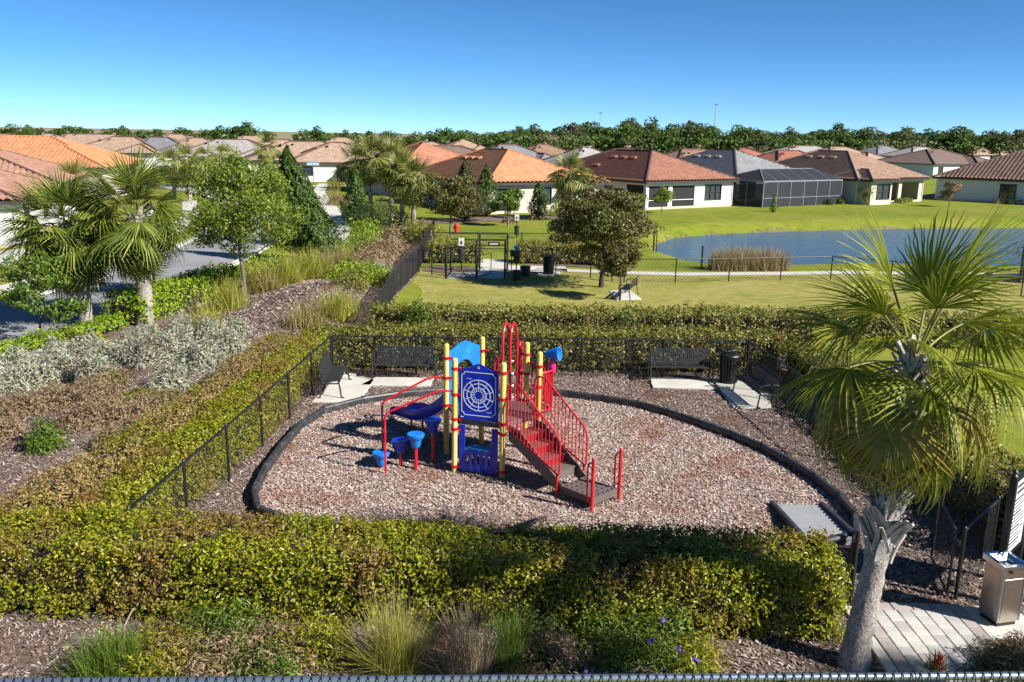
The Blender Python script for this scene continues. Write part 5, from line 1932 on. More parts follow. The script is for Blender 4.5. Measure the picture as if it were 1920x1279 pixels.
# tall court fence rail right under the camera
ra, rb_ = Vector((-6.0, 5.62, 3.05)), Vector((9.5, 6.42, 3.05))
a_, b_ = G(300, 1277, 3.05), G(1900, 1267, 3.05)
dv = Vector((b_[0] - a_[0], b_[1] - a_[1], 0)).normalized()
ra = Vector((a_[0], a_[1], 3.05)) - dv * 4
rb_ = Vector((b_[0], b_[1], 3.05)) + dv * 4
t = thing('court_fence', 'tall court fence with grey blue top rail and twisted wire along the bottom edge', 'fence', (ra.x, ra.y, 0))
MB().tube([tuple(ra + dv * 0.0), tuple(ra.lerp(rb_, 0.5)), tuple(rb_)], 0.030, 12).build('top_rail', M['galv'], t, smooth=True)
L = (rb_ - ra).length
for k in range(6):
    p = ra + dv * (L * k / 5)
    MB().lathe([(0.035, -0.1), (0.035, 3.02)], (p.x, p.y, 0), 10).build('post', M['black'], t, smooth=True)
chain(t, (ra.x, ra.y), (rb_.x, rb_.y), 0.05, 3.0, 0.05, 0.003)
# knuckled selvage of the mesh folded over the rail
V, F = [], []
kn = MB()
s = 0.0
nn = Vector((-dv.y, dv.x, 0))
while s < L:
    c = ra + dv * s
    kn.tube([tuple(c - nn * 0.034 - Vector((0, 0, 0.03))), tuple(c - nn * 0.036 + dv * 0.006), tuple(c - nn * 0.018 + dv * 0.024 + Vector((0, 0, 0.031))), tuple(c + nn * 0.014 + dv * 0.042 + Vector((0, 0, 0.034))), tuple(c - nn * 0.006 + dv * 0.050 + Vector((0, 0, 0.045)))], [0.004, 0.004, 0.004, 0.0035, 0.0025], 4, cap=False)
    kn.tube([tuple(c - nn * 0.034 + dv * 0.035 - Vector((0, 0, 0.03))), tuple(c - nn * 0.024 + dv * 0.030 + Vector((0, 0, 0.026))), tuple(c + nn * 0.0 + dv * 0.018 + Vector((0, 0, 0.042)))], [0.004, 0.0038, 0.0025], 4, cap=False)
    s += 0.071
kn.build('wire_twist', M['black'], t, kind='stuff')
for k in range(14):
    c = ra + dv * (L * (k + 0.4) / 14)
    MB().tube([tuple(c + nn * 0.031 * math.cos(a) + Vector((0, 0, 0.033 * math.sin(a)))) for a in np.linspace(0, 2 * PI, 13)], 0.004, 4).build('tie_wire', M['black'], t)

# ------------------------------------------------------------------ entry ramp
t = thing('entry_ramp', 'grey grooved half ramp with black sides leading over the play border', 'ramp', (5.72, 15.4, 0))
rm = solid('ramp_grey', (0.30, 0.31, 0.33), 0.7, var=0.1)
mb = MB()
y0, y1, zt, zb = 14.55, 16.25, 0.19, 0.06
mb.prism([(y0, 0), (y1, 0), (y1, zb), (y0, zt)], lambda u, v, c: (c, u, v), 5.26, 6.14)
rb2 = mb.build('ramp_plate', rm, t)
gm = MB()
for k in range(11):
    y = y0 + 0.08 + (y1 - y0 - 0.16) * k / 10
    z = zt + (zb - zt) * (y - y0) / (y1 - y0)
    gm.box((5.70, y, z + 0.008), (0.86, 0.055, 0.018), rot=Matrix.Rotation(-math.atan((zt - zb) / (y1 - y0)), 3, 'X'))
gm.build('tread_rib', rm, rb2, world=False)
for x in (5.21, 6.19):
    sd = MB()
    sd.prism([(y0, 0), (y1 + 0.05, 0), (y1 + 0.05, zb + 0.06), (y0, zt + 0.1)], lambda u, v, c, x=x: (x + c, u, v), -0.045, 0.045)
    sd.build('side_rail', M['border'], t, bevel=0.01)

# ------------------------------------------------------------------ paver walk
WKX0, WKX1, WKY0, WKY1 = 5.36, 7.05, 7.6, 12.48
tag(MB().box(((WKX0 + WKX1) / 2, (WKY0 + WKY1) / 2, 0.0), (WKX1 - WKX0, WKY1 - WKY0, 0.06)).build('walkway', M['bed_ground']), kind='structure')
walk = bpy.data.objects['walkway']
PM = [solid('cream_paver', (0.50, 0.485, 0.46), 0.85, var=0.12, vscale=2.5, bump=0.3, bscale=70), solid('grey_paver', (0.42, 0.40, 0.39), 0.85, var=0.12, vscale=2.5, bump=0.3, bscale=70),
      solid('pink_paver', (0.40, 0.345, 0.325), 0.85, var=0.14, vscale=2.5, bump=0.3, bscale=70), solid('pale_paver', (0.56, 0.53, 0.49), 0.85, var=0.1, vscale=2.5, bump=0.3, bscale=70)]
pcache = {}
prng = random.Random(4)


def paver(x0, x1, y0, y1, mi):
    w_, l_ = x1 - x0 - 0.013, y1 - y0 - 0.013
    key = (round(w_, 3), round(l_, 3), mi)
    if key not in pcache:
        pcache[key] = MB().box((0, 0, 0), (w_, l_, 0.07)).mesh('paver', PM[mi], bevel=0.006)
    o = link('paver', pcache[key], walk, world=False)
    o.location = ((x0 + x1) / 2, (y0 + y1) / 2, 0.045 + prng.uniform(-0.004, 0.004))
    o.rotation_euler = (prng.uniform(-0.006, 0.006), prng.uniform(-0.006, 0.006), prng.uniform(-0.008, 0.008))


# pink edge courses
y = WKY0
while y < WKY1 - 0.25:
    paver(WKX0, WKX0 + 0.2, y, y + 0.3, 2)
    paver(WKX1 - 0.2, WKX1, y, y + 0.3, 2)
    y += 0.3
x = WKX0
while x < WKX1 - 0.1:
    paver(x, min(x + 0.3, WKX1), WKY1 - 0.2, WKY1, 2)
    x += 0.3
nx = 6
cw = (WKX1 - WKX0 - 0.4) / nx
for i in range(nx):
    y = WKY0 + (0.0, 0.14, 0.27, 0.07, 0.2, 0.1)[i]
    k = i
    while y < WKY1 - 0.22:
        ln = (0.30, 0.21, 0.30, 0.24)[k % 4]
        y1 = min(y + ln, WKY1 - 0.2)
        if y1 - y > 0.07: paver(WKX0 + 0.2 + cw * i, WKX0 + 0.2 + cw * (i + 1), y, y1, prng.choice([0, 0, 1, 3]))
        y = y1
        k += 1
tag(MB().box((WKX0 - 0.09, (WKY0 + WKY1) / 2, 0.02), (0.16, WKY1 - WKY0, 0.10)).build('kerb', M['concrete'], bevel=0.01), kind='structure')
slab('pavement', [(7.07, 11.55), (7.95, 11.6), (7.9, 12.5), (7.07, 12.45)], -0.03, 0.06, M['concrete'])

# ------------------------------------------------------------------ drinking fountain
t = thing('drinking_fountain', 'square stainless steel pedestal drinking fountain beside the walkway', 'drinking fountain', (7.43, 12.06, 0.06), rad(14))
q = 0.19
mb = MB()
mb.box((0, 0, 0.50), (2 * q, 2 * q, 0.86))
ped = mb.build('pedestal', M['steel'], t, world=False, bevel=0.008)
MB().box((0, 0, 0.035), (2 * q - 0.05, 2 * q - 0.05, 0.07)).build('plinth', M['black'], t, world=False)
for sx, sy in ((-1, -1), (1, -1)):
    MB().box((sx * (q + 0.001), sy * (q + 0.001), 0.5), (0.016, 0.016, 0.85)).build('corner_trim', M['galv'], ped, world=False)
MB().box((-q - 0.002, 0.02, 0.5), (0.006, 2 * q - 0.08, 0.74)).build('access_panel', M['steel'], ped, world=False, bevel=0.002)
MB().box((0.0, -q - 0.002, 0.42), (2 * q - 0.07, 0.006, 0.7)).build('access_panel', M['steel'], ped, world=False, bevel=0.002)
tb = MB()
o_, i_ = q + 0.03, q - 0.03
ring = [(-1, -1), (1, -1), (1, 1), (-1, 1)]
vs = [(sx * o_, sy * o_, 0.935) for sx, sy in ring] + [(sx * o_, sy * o_, 0.99 + 0.03 * (sy > 0)) for sx, sy in ring] + [(sx * i_, sy * i_, 0.99 + 0.03 * (sy > 0)) for sx, sy in ring] + [(sx * 0.05, sy * 0.05, 0.90) for sx, sy in ring]
fs = [(3, 2, 1, 0)]
for L0 in (0, 4, 8):
    for k in range(4): fs.append((L0 + k, L0 + (k + 1) % 4, L0 + 4 + (k + 1) % 4, L0 + 4 + k))
fs.append((12, 13, 14, 15))
tb.add(vs, fs).build('basin', M['basin'], t, world=False)
MB().tube([(0.05, 0.13, 0.98), (0.05, 0.13, 1.05), (0.03, 0.08, 1.07)], 0.014, 8).build('spout', M['steel'], t, world=False, smooth=True)
MB().lathe([(0.025, 0), (0.025, 0.02), (0.015, 0.024)], (-0.08, -q - 0.005, 0.90), 12, rot=Matrix.Rotation(PI / 2, 3, 'X')).build('push_button', M['black'], t, world=False)

# ------------------------------------------------------------------ rules sign
s0, s1_ = Vector((7.70, 12.62, 0)), Vector((8.36, 13.28, 0))
t = thing('rules_sign', 'tall white rules sign in a black frame behind the drinking fountain', 'sign', tuple(s0))
dd = (s1_ - s0).normalized()
nn = Vector((dd.y, -dd.x, 0))
for p in (s0, s1_):
    MB().box((p.x, p.y, 1.06), (0.10, 0.10, 2.16), math.atan2(dd.y, dd.x)).build('post', M['black'], t, bevel=0.006)
    MB().lathe([(0.05, 2.14), (0.055, 2.16), (0.03, 2.2), (0.045, 2.23), (0.02, 2.27)], (p.x, p.y, 0), 10).build('finial', M['black'], t, smooth=True)
sm_ = (s0 + s1_) / 2
sw = (s1_ - s0).length - 0.1
pn = MB().box((sm_.x, sm_.y, 1.42), (sw, 0.03, 1.22), math.atan2(dd.y, dd.x)).build('panel', solid('white_sign_face', (0.72, 0.73, 0.74), 0.45, var=0.03), t)
for z in (0.78, 2.06): MB().box((sm_.x, sm_.y, z), (sw, 0.06, 0.06), math.atan2(dd.y, dd.x)).build('cross_rail', M['black'], t)
ink = solid('sign_ink', (0.05, 0.055, 0.06), 0.6)
pr2 = random.Random(9)


def inkbar(u0, u1, z, h):
    c = s0 + dd * (0.05 + (u0 + u1) / 2 * sw) + nn * 0.017
    MB().box((c.x, c.y, z), ((u1 - u0) * sw, 0.003, h), math.atan2(dd.y, dd.x)).build('word', ink, pn, world=False)


for row, (z, h) in enumerate(((1.92, 0.055), (1.82, 0.055))):
    u = 0.2
    while u < 0.8:
        w2 = pr2.uniform(0.025, 0.05)
        inkbar(u, u + w2, z, h)
        u += w2 + 0.022
for k in range(14):
    z = 1.70 - k * 0.062
    u = 0.10
    end = pr2.uniform(0.62, 0.92)
    while u < end:
        w2 = pr2.uniform(0.05, 0.15)
        inkbar(u, min(u + w2, end), z, 0.022 if k % 4 else 0.034)
        u += w2 + 0.02

# ------------------------------------------------------------------ dog park furniture and fences
SP2 = 0.16
fence('dark chain link fence running back along the left edge of the dog park', [(-4.95, 31.4), (-5.2, 38.0), (-4.98, 45.8)], H=1.25, spacing=2.0, sp=0.09, mid=True, screen=M['fence_mesh'], w_=0.004)
fence('dark chain link fence on the mulch slope beyond the dog park gate', [(-5.0, 46.2), (-5.3, 54), (-5.6, 62)], H=1.25, spacing=2.4, sp=0.09, screen=M['fence_mesh'], w_=0.004)
fence('black fence between dog park lawn and pond path', [(1.85, 46.6), (2.26, 46.22), (3.96, 44.62), (4.96, 43.72), (5.52, 43.29), (8.11, 43.55), (16.6, 45.62), (24.2, 41.4), (32, 36)], H=1.2, spacing=2.8, sp=0.14, w_=0.003)
fence('black rail fence on the far lawn beyond the waste stations', [(-4.9, 54.0), (3.2, 54.3), (9.0, 55.4)], H=1.2, spacing=3, sp=0.14, w_=0.003)
fence('black fence section left of the dog park gate', [(-4.95, 45.9), (-3.4, 43.7), (-1.85, 43.8)], H=1.2, spacing=1.6, sp=0.12, w_=0.003)

t = thing('dog_park_gate', 'tall black double gate vestibule of the dog park with a small sign', 'gate', (-1.15, 43.9, 0))
GP = [(-3.35, 43.67), (-1.85, 43.83), (-0.42, 43.98), (-0.32, 46.9), (-1.80, 46.75), (-3.35, 46.6)]
for (x, y) in GP:
    h = 1.95 if x > -3 else 1.25
    MB().lathe([(0.05, -0.1), (0.05, h), (0.03, h + 0.06)], (x, y, 0), 8).build('gate_post', M['black'], t)
for (a, b, zs) in ((0, 1, (1.2, 0.1)), (1, 2, (1.95, 1.7)), (2, 3, (1.2, 0.1)), (3, 4, (1.95, 1.65, 1.15)), (4, 5, (1.95, 1.65, 1.2)), (1, 4, (1.2,))):
    for z in zs:
        MB().tube([(*GP[a], z), (*GP[b], z)], 0.03, 6).build('gate_rail', M['black'], t)
lf_ = MB()
p0, p1 = (-1.80, 43.9), (-1.15, 45.1)
lf_.tube([(*p0, 0.1), (*p0, 1.15), (*p1, 1.15), (*p1, 0.1), (*p0, 0.1)], 0.025, 6)
lf_.build('gate_leaf', M['black'], t)
lf_ = MB()
p0, p1 = (-0.35, 46.8), (-0.1, 45.6)
lf_.tube([(*p0, 0.1), (*p0, 1.15), (*p1, 1.15), (*p1, 0.1), (*p0, 0.1)], 0.025, 6)
lf_.build('gate_leaf', M['black'], t)
sg = MB().box((-1.05, 46.74, 1.42), (0.62, 0.03, 0.22), rad(6)).build('sign_board', M['black'], t)
for k in range(9): MB().box((-1.05 - 0.2 + k * 0.05 + 0.0, 46.72 - 0.2 * 0.1 + k * 0.005, 1.42), (0.036, 0.006, 0.07 + 0.02 * (k % 3)), rad(6)).build('letter', M['white_line'], sg, world=False)


def waste_station(label, x, y, signmat, tall=1.75, binz=0.75, extra=False):
    t = thing('pet_waste_station', label, 'waste station', (x, y, 0))
    MB().box((0, 0, tall / 2), (0.06, 0.06, tall)).build('post', M['black'], t, world=False)
    MB().box((0, -0.05, tall - 0.30), (0.30, 0.025, 0.42)).build('sign_board', signmat, t, world=False, bevel=0.006)
    MB().box((0.0, -0.068, tall - 0.34), (0.10, 0.008, 0.16)).build('pictogram', M['black'], t, world=False)
    MB().lathe([(0.15, binz - 0.28), (0.18, binz + 0.30), (0.19, binz + 0.31), (0.19, binz + 0.34), (0.16, binz + 0.36)], (0, -0.19, 0), 14).build('bin', M['black_matte'], t, world=False, smooth=True)
    if extra:
        MB().box((-0.22, -0.05, tall - 0.55), (0.22, 0.16, 0.34)).build('bag_dispenser', M['black_matte'], t, world=False, bevel=0.01)
    return t


waste_station('black pet waste station with white sign left of the dog park gate', -2.76, 46.4, M['white'], 1.85, 0.85)
teal = solid('teal_sign', (0.16, 0.36, 0.42), 0.5)
waste_station('dark pet waste station with pale teal sign right of the dog park gate', 0.16, 45.2, teal, 1.7, 0.95, True)
waste_station('far pet waste station with white sign on the sunny far lawn', 0.2, 62.2, M['white'], 1.75, 0.5)


def tub(label, x, y, r_, h):
    t = thing('dog_water_tub', label, 'bucket', (x, y, 0))
    MB().lathe([(r_ * 0.85, 0), (r_, h), (r_ * 1.06, h + 0.01), (r_ * 1.06, h + 0.04), (r_ * 0.9, h + 0.04)], (0, 0, 0), 16).build('tub_body', M['black_matte'], t, world=False, smooth=True)
    MB().lathe([(r_ * 0.9, h - 0.02), (r_ * 0.3, h)], (0, 0, 0), 16).build('tub_top', M['black'], t, world=False)


tub('low black tub in front of the teal sign waste station', 0.2, 43.35, 0.24, 0.5)
tub('rounder black tub behind the low tub in the dog park', 0.62, 45.0, 0.27, 0.48)

t = thing('play_hydrant', 'small red play hydrant on the dog park lawn', 'hydrant', (-4.2, 64.5, 0))
MB().lathe([(0.20, 0), (0.20, 0.06), (0.14, 0.08), (0.14, 0.50), (0.19, 0.52), (0.19, 0.58), (0.13, 0.66), (0.04, 0.74)], (0, 0, 0), 14).build('hydrant_body', M['hyd'], t, world=False, smooth=True)
for sx in (-1, 1): MB().lathe([(0.08, 0.10), (0.08, 0.22), (0.05, 0.24)], (0, 0, 0.40), 10, rot=Matrix.Rotation(sx * PI / 2, 3, 'Y')).build('outlet_cap', M['hyd'], t, world=False)
for (px, py, lab) in ((1315, 503, 'thin black post at the pond edge beside the tan reeds'), (1225, 470, 'thin black post at the left tip of the pond')):
    x, y = G(px, py)
    t = thing('marker_post', lab, 'post', (x, y, 0))
    MB().box((0, 0, 0.55), (0.09, 0.09, 1.3)).build('post_shaft', M['black'], t, world=False)
    MB().box((0, 0, 1.22), (0.13, 0.13, 0.08)).build('post_cap', M['trim'], t, world=False)

# court fence corner with windscreen at the right edge
fence('tall black court fence with dark windscreen at the right edge by the pond', [(26.35, 45.4), (30.8, 46.6), (38, 48.5)], H=3.0, spacing=2.6, sp=0.12, r=0.05, screen=M['windscreen'], name='court_fence', mid=True, w_=0.003)

# ------------------------------------------------------------------ street furniture on the left


def lamp(label, x, y, h):
    t = thing('street_lamp', label, 'street lamp', (x, y, 0))
    MB().lathe([(0.16, 0), (0.16, 0.25), (0.09, 0.4), (0.06, 0.8), (0.05, h)], (0, 0, 0), 12).build('pole', M['black'], t, world=False, smooth=True)
    MB().lathe([(0.08, h), (0.17, h + 0.1), (0.2, h + 0.42), (0.19, h + 0.44)], (0, 0, 0), 8).build('lantern', solid('lantern_glass', (0.55, 0.55, 0.5), 0.3), t, world=False)
    MB().lathe([(0.24, h + 0.44), (0.2, h + 0.52), (0.06, h + 0.64), (0.03, h + 0.78)], (0, 0, 0), 8).build('lantern_cap', M['black'], t, world=False)


lamp('black street lamp with lantern beside the far left road bend', -36.7, 100.0, 3.6)
lamp('black street lamp with lantern half hidden behind the left palms', -15.9, 38.5, 3.3)
t = thing('sign_post', 'plain black post left of the far street lamp', 'post', (-37.9, 99.5, 0))
MB().tube([(0, 0, -0.1), (0, 0, 4.0)], 0.05, 8).build('post_shaft', M['black'], t, world=False)
t = thing('street_sign', 'white and blue sign plate before the small blue grey house', 'sign', (-27.5, 122.0, 0))
MB().tube([(0, 0, -0.1), (0, 0, 2.9)], 0.05, 8).build('post_shaft', M['galv'], t, world=False)
MB().box((0, 0, 2.75), (1.7, 0.05, 0.42)).build('sign_plate', solid('sign_blue', (0.25, 0.5, 0.75), 0.4), t, world=False)
MB().box((0, -0.03, 2.75), (1.5, 0.02, 0.18)).build('sign_text_band', M['white'], t, world=False)
for (px, y, zt, lab) in ((1340, 430, 22.5, 'tall slim steel pole rising over the forest, right of centre'), (1125, 460, 18.5, 'thin distant pole tip over the forest, centre')):
    x, _ = YP(px, 240, y)
    t = thing('light_mast', lab, 'mast', (x, y, 0))
    MB().tube([(0, 0, 0), (0, 0, zt)], [0.35, 0.14], 8).build('mast_shaft', solid('mast_grey', (0.4, 0.42, 0.45), 0.5), t, world=False)
    MB().box((0, 0, zt), (1.5, 0.5, 0.5)).build('mast_head', M['galv'], t, world=False)
# ------------------------------------------------------------------ hedges
hedge('long clipped yellow green hedge across the foreground in front of the playground', [(-9.6, 12.35), (-2, 12.2), (4.75, 12.05)], 1.35, 1.22, 1700, 0.060, M['hedge'], seed=11, lump=0.10)
hedge('clipped yellow and rusty hedge along the left playground fence', [(-6.75, 13.2), (-6.35, 17.5), (-6.12, 21.5), (-5.95, 26.3)], 0.95, 1.2, 1350, 0.062, M['hedge'], seed=12, lump=0.10)
hedge('rusty tan outer hedge row left of the fence hedge', [(-8.2, 13.0), (-7.55, 17.0), (-7.15, 21.5), (-6.85, 26.0)], 1.05, 1.08, 1000, 0.066, M['hedge_rust'], seed=13, lump=0.16)
hedge('clipped hedge behind the back playground fence', [(-5.9, 26.45), (8.2, 26.65)], 1.1, 1.28, 650, 0.085, M['hedge_far'], seed=14)
hedge('clipped hedge on the near edge of the dog park lawn', [(-4.85, 30.35), (21.5, 30.7)], 1.15, 1.2, 420, 0.10, M['hedge_far'], seed=15, lump=0.1)
hedge('shaded hedge along the right playground fence behind the big palm', [(8.75, 25.9), (9.15, 20), (9.35, 14.9)], 1.2, 1.2, 600, 0.085, M['hedge_far'], seed=16, sides=(1, 1))
hedge('dark hedge behind the rules sign at the right edge', [(8.9, 14.4), (11.5, 12.9)], 1.2, 1.25, 800, 0.075, M['dark_green'], seed=17, lump=0.14)
hedge('bright green hedge along the road left of the grey palm trunk', [(-14.2, 31.6), (-13.5, 36), (-13.2, 39.5)], 1.5, 1.15, 320, 0.12, M['lime'], seed=18, lump=0.16)
hedge('low bright green hedge at the left road edge', [(-17.4, 21.5), (-16.3, 25.5), (-14.9, 29.2), (-14.4, 31)], 1.1, 0.5, 420, 0.10, M['lime'], seed=19, lump=0.14)
hedge('yellow green hedge left of the dog park gate', [(-4.7, 49.4), (-1.9, 49.7)], 1.2, 1.2, 300, 0.12, M['hedge_far'], seed=20)
hedge('dog park hedge right of the gate, under the oak crown', [(0.4, 49.8), (3.5, 49.7), (6.8, 49.0)], 1.1, 1.2, 320, 0.12, M['hedge_far'], seed=21)

# shrubs that rise through the dog park hedge
shrub('bushy green shrub standing up through the dog park hedge, left part', -3.15, 29.5, (0.9, 0.5), 1.65, 1700, 0.11, M['green'], seed=1, lobes=3)
shrub('small green shrub standing up through the dog park hedge, centre', 3.9, 29.6, (0.4, 0.35), 1.45, 500, 0.10, M['green'], seed=2)
tuft('tan plume grass between the two back hedges, centre right', 2.65, 28.3, 160, 1.2, 0.18, M['strawgrass'], seed=3, w=0.012)
tuft('pinkish dry grass between the two back hedges, right of the red arch', 0.9, 28.3, 220, 1.05, 0.35, M['pinkgrass'], seed=4, w=0.012)
tuft('pinkish dry grass behind the left part of the back hedge', -4.1, 28.0, 160, 0.9, 0.4, M['pinkgrass'], seed=5, w=0.012)
shrub('yellow green shrub between the back hedges, right of the arch', 5.6, 28.4, (1.0, 0.5), 0.95, 900, 0.09, M['hedge_far'], seed=6)
shrub('sparse pale shrub between the back hedges, left of centre', -1.0, 28.4, (1.3, 0.5), 0.95, 1000, 0.09, M['hedge_far'], seed=7)

# ------------------------------------------------------------------ silver and russet shrubs on the left bank
silv = [(18, 742, .8, 'at the left picture edge, lowest of the silver row'), (75, 728, .75, 'right of the leftmost silver shrub'), (40, 690, .6, 'behind the leftmost silver shrubs near the road hedge'),
        (135, 716, .7, 'in front of the left palms, left part'), (190, 730, .55, 'low one left of the bare mulch gap'), (120, 678, .6, 'below the tall broadleaf shrub'),
        (180, 676, .6, 'between the two left palm trunks'), (245, 690, .75, 'left of the grey palm trunk foot'), (300, 700, .8, 'in front of the grey palm trunk'), (345, 690, .75, 'right of the grey palm trunk'),
        (290, 655, .6, 'hiding the grey palm trunk foot'), (395, 700, .75, 'beside the rusty hedge, upper part'), (440, 672, .7, 'highest up the slope beside the hedge'), (400, 655, .65, 'below the straw grass'),
        (350, 648, .6, 'behind, right of the palm trunk foot'), (335, 742, .6, 'front one beside the dark twiggy gap'), (420, 735, .5, 'front one touching the hedge'), (455, 640, .5, 'small one at the mulch mound')]
for i, (px, py, R, lab) in enumerate(silv):
    x, y = G(px, py)
    shrub('silvery grey shrub ' + lab, x, y, (R * 1.35, R * 1.1), R * 1.3, int(4200 * R), 0.12, M['silver'], name='silver_shrub', seed=20 + i, aspect=0.26, rag=0.35, jit=0.9, up=0.7, lobes=3, group='silver shrubs on the left bank', fill=0.55)
russ = [(45, 790, .8, 'lowest at the left edge'), (120, 775, .7, 'below the left silver shrubs'), (200, 775, .75, 'left of the olive patch'), (170, 812, .7, 'beside the dark green shrub'), (260, 800, .8, 'in the middle of the left bank'),
        (330, 775, .7, 'under the front silver shrub'), (300, 830, .7, 'touching the rusty hedge, lower'), (390, 760, .55, 'squeezed against the hedge, upper'), (225, 845, .6, 'lowest beside the hedge corner'), (20, 830, .5, 'low one at the left edge mulch'), (215, 740, .45, 'small, in the dark gap')]
for i, (px, py, R, lab) in enumerate(russ):
    x, y = G(px, py)
    shrub('russet twiggy shrub ' + lab, x, y, (R * 1.35, R * 1.0), R * 0.85, int(3600 * R), 0.10, M['russet'], name='russet_shrub', seed=60 + i, aspect=0.24, rag=0.32, jit=1.0, up=0.5, lobes=3, group='russet shrubs on the left bank', twigs=14, fill=0.5)
x, y = G(95, 856)
shrub('round dark green shrub on the bare mulch at the left', x, y, (0.62, 0.55), 0.62, 1700, 0.09, M['green'], seed=80, lobes=3, rag=0.3)
x, y = G(285, 770)
shrub('low olive green patch amid the russet shrubs', x, y, (1.0, 0.6), 0.42, 1500, 0.085, M['hedge_far'], seed=81, lobes=3, name='groundcover_shrub')
x, y = G(175, 655)
shrub('yellowish low shrub at the foot of the second left palm', x, y, (1.2, 0.6), 0.7, 1500, 0.1, M['hedge'], seed=82, lobes=3)
# tall broadleaf shrub left
tree('tall loose broadleaf shrub with bare stems in front of the second left palm', -15.9, 28.9, 3.0, 0.7, 1.5, M['green'], per=70, size=0.13, seed=83, nlimb=11, sub=4, clump=0.34, trunk_r=0.05, cat='shrub', name='broadleaf_shrub')

# grasses on the mound
for i, (px, py, n, L, sp, mk, lab) in enumerate([(535, 548, 600, 1.25, 0.55, 'goldgrass', 'large yellow green clump on the mound beside the spring tree'), (585, 528, 600, 1.3, 0.55, 'goldgrass', 'large yellow green clump, right one on the mound crest'),
                                                  (640, 512, 500, 1.2, 0.6, 'strawgrass', 'straw coloured clump below the lime shrubs'), (430, 590, 420, 1.1, 0.6, 'goldgrass', 'yellow clump left on the mound by the road hedge'),
                                                  (635, 606, 380, 0.95, 0.5, 'goldgrass', 'yellow clump at the top corner of the fence hedge'), (575, 622, 300, 0.8, 0.6, 'strawgrass', 'small straw clump behind the hedge corner'),
                                                  (390, 640, 300, 0.9, 0.6, 'goldgrass', 'yellowish clump amid the silver shrubs'), (505, 560, 300, 0.8, 0.7, 'strawgrass', 'low straw clump at the left side of the mound'),
                                                  (690, 520, 300, 0.8, 0.6, 'strawgrass', 'straw clump beside the dark dog park fence'),
  (615, 520, 420, 1.15, 0.6, 'strawgrass', 'pale straw clump between the mound crest clump and the lime shrubs'), (560, 522, 420, 1.1, 0.6, 'goldgrass', 'yellow green clump behind the large mound clump'), (490, 545, 420, 1.1, 0.6, 'goldgrass', 'yellow green clump right at the spring tree trunk')]):
    x, y = G(px, py)
    tuft('ornamental grass, ' + lab, x, y, int(n * 1.7), L * 1.25, sp * 1.15, M[mk], seed=10 + i, w=0.014, base=0.3, droop=0.7)
for i, (px, py, R, H, mk, nm, lab) in enumerate([(690, 470, 1.5, 1.75, 'lime', 'lime_shrub', 'rounded bright lime shrub beside the sidewalk, farther one'), (648, 498, 1.0, 1.25, 'lime', 'lime_shrub', 'bright lime shrub beside the sidewalk, nearer one'),
                                                  (700, 540, 1.3, 0.8, 'lime', 'green_mound_shrub', 'low bright green mound at the dark fence'), (668, 560, 1.0, 0.85, 'hedge_far', 'olive_low_shrub', 'olive low shrub at the mound foot'), (650, 535, 1.2, 0.8, 'lime', 'green_mound_shrub', 'fresh green mound between straw grasses and dark fence'), (725, 545, 0.7, 0.6, 'hedge_far', 'olive_low_shrub', 'small olive shrub close to the dark fence'), (500, 520, 1.1, 0.9, 'lime', 'lime_shrub', 'bright shrub behind the spring tree trunk'),
                                                  (705, 500, 1.5, 1.1, 'russet', 'russet_mound', 'wide russet mound left of the dark fence'), (735, 478, 1.6, 0.9, 'russet', 'russet_mound', 'farther russet mound above the fence corner'),
                                                  (722, 520, 0.8, 0.7, 'silver', 'silver_shrub', 'pale silvery shrub at the dark fence'), (745, 455, 1.2, 1.0, 'russet', 'russet_mound', 'low reddish mound below the dark bush'),
                                                  (800, 455, 1.6, 1.6, 'hedge_far', 'olive_shrub', 'olive shrub on the slope left of the dog park tree'), (735, 438, 2.3, 2.3, 'dark_green', 'dark_bush', 'big dark bush below the palm group'),
                                                  (690, 425, 1.4, 1.7, 'dark_green', 'dark_bush', 'dark bush at the left foot of the palm group'), (640, 385, 1.6, 1.2, 'russet', 'russet_mound', 'brownish shrub row beside the sidewalk'),
                                                  (635, 358, 1.2, 1.3, 'hedge_far', 'yellow_shrub', 'yellowish round shrub at the far end of the sidewalk'), (870, 482, 1.0, 0.8, 'dark_green', 'dark_low_shrub', 'low dark shrub behind the white sign waste station')]):
    x, y = G(px, py)
    R, H = R * 1.3, H * 1.25
    shrub(lab, x, y, (R, R * 0.85), H, int(1500 * R), 0.13 if R > 1.4 else 0.1, M[mk], name=nm, seed=120 + i, lobes=3, aspect=0.45, rag=0.25)

# ------------------------------------------------------------------ foreground planting below the hedge
fg = [(330, 1225, .55, .45, 'hedge', 'yellow green low shrub below the hedge, left part'), (430, 1205, .6, .5, 'green', 'green low shrub below the hedge, second from the left'),
      (520, 1235, .6, .42, 'russet', 'rusty low shrub below the hedge'), (600, 1225, .55, .45, 'hedge', 'yellow green low shrub left of the big grass clump'), (400, 1262, .6, .4, 'russet', 'rusty low shrub at the bottom edge, left'),
      (300, 1268, .5, .38, 'hedge', 'yellowish low shrub at the bottom edge, left'), (500, 1268, .5, .38, 'green', 'green low shrub at the bottom edge, left of centre'), (1130, 1180, .5, .5, 'green', 'strappy green shrub below the shaded hedge, left one'), (1245, 1195, .55, .5, 'green', 'leafy green shrub with violet flowers below the hedge'),
      (1190, 1235, .6, .42, 'green', 'low green shrub with violet flowers at the bottom, centre right'), (1300, 1245, .45, .32, 'hedge', 'small yellowish shrub left of the palm mulch'), (1040, 1245, .45, .35, 'russet', 'withered brown plant at the bottom, right of the grasses'), (1000, 1180, .5, .45, 'dark_green', 'dark leafy shrub in the hedge shade'),
      (1900, 1238, .4, .34, 'russet', 'brownish low shrub beside the drinking fountain'), (1885, 1272, .4, .3, 'dark_green', 'dark low shrub in the bottom right corner')]
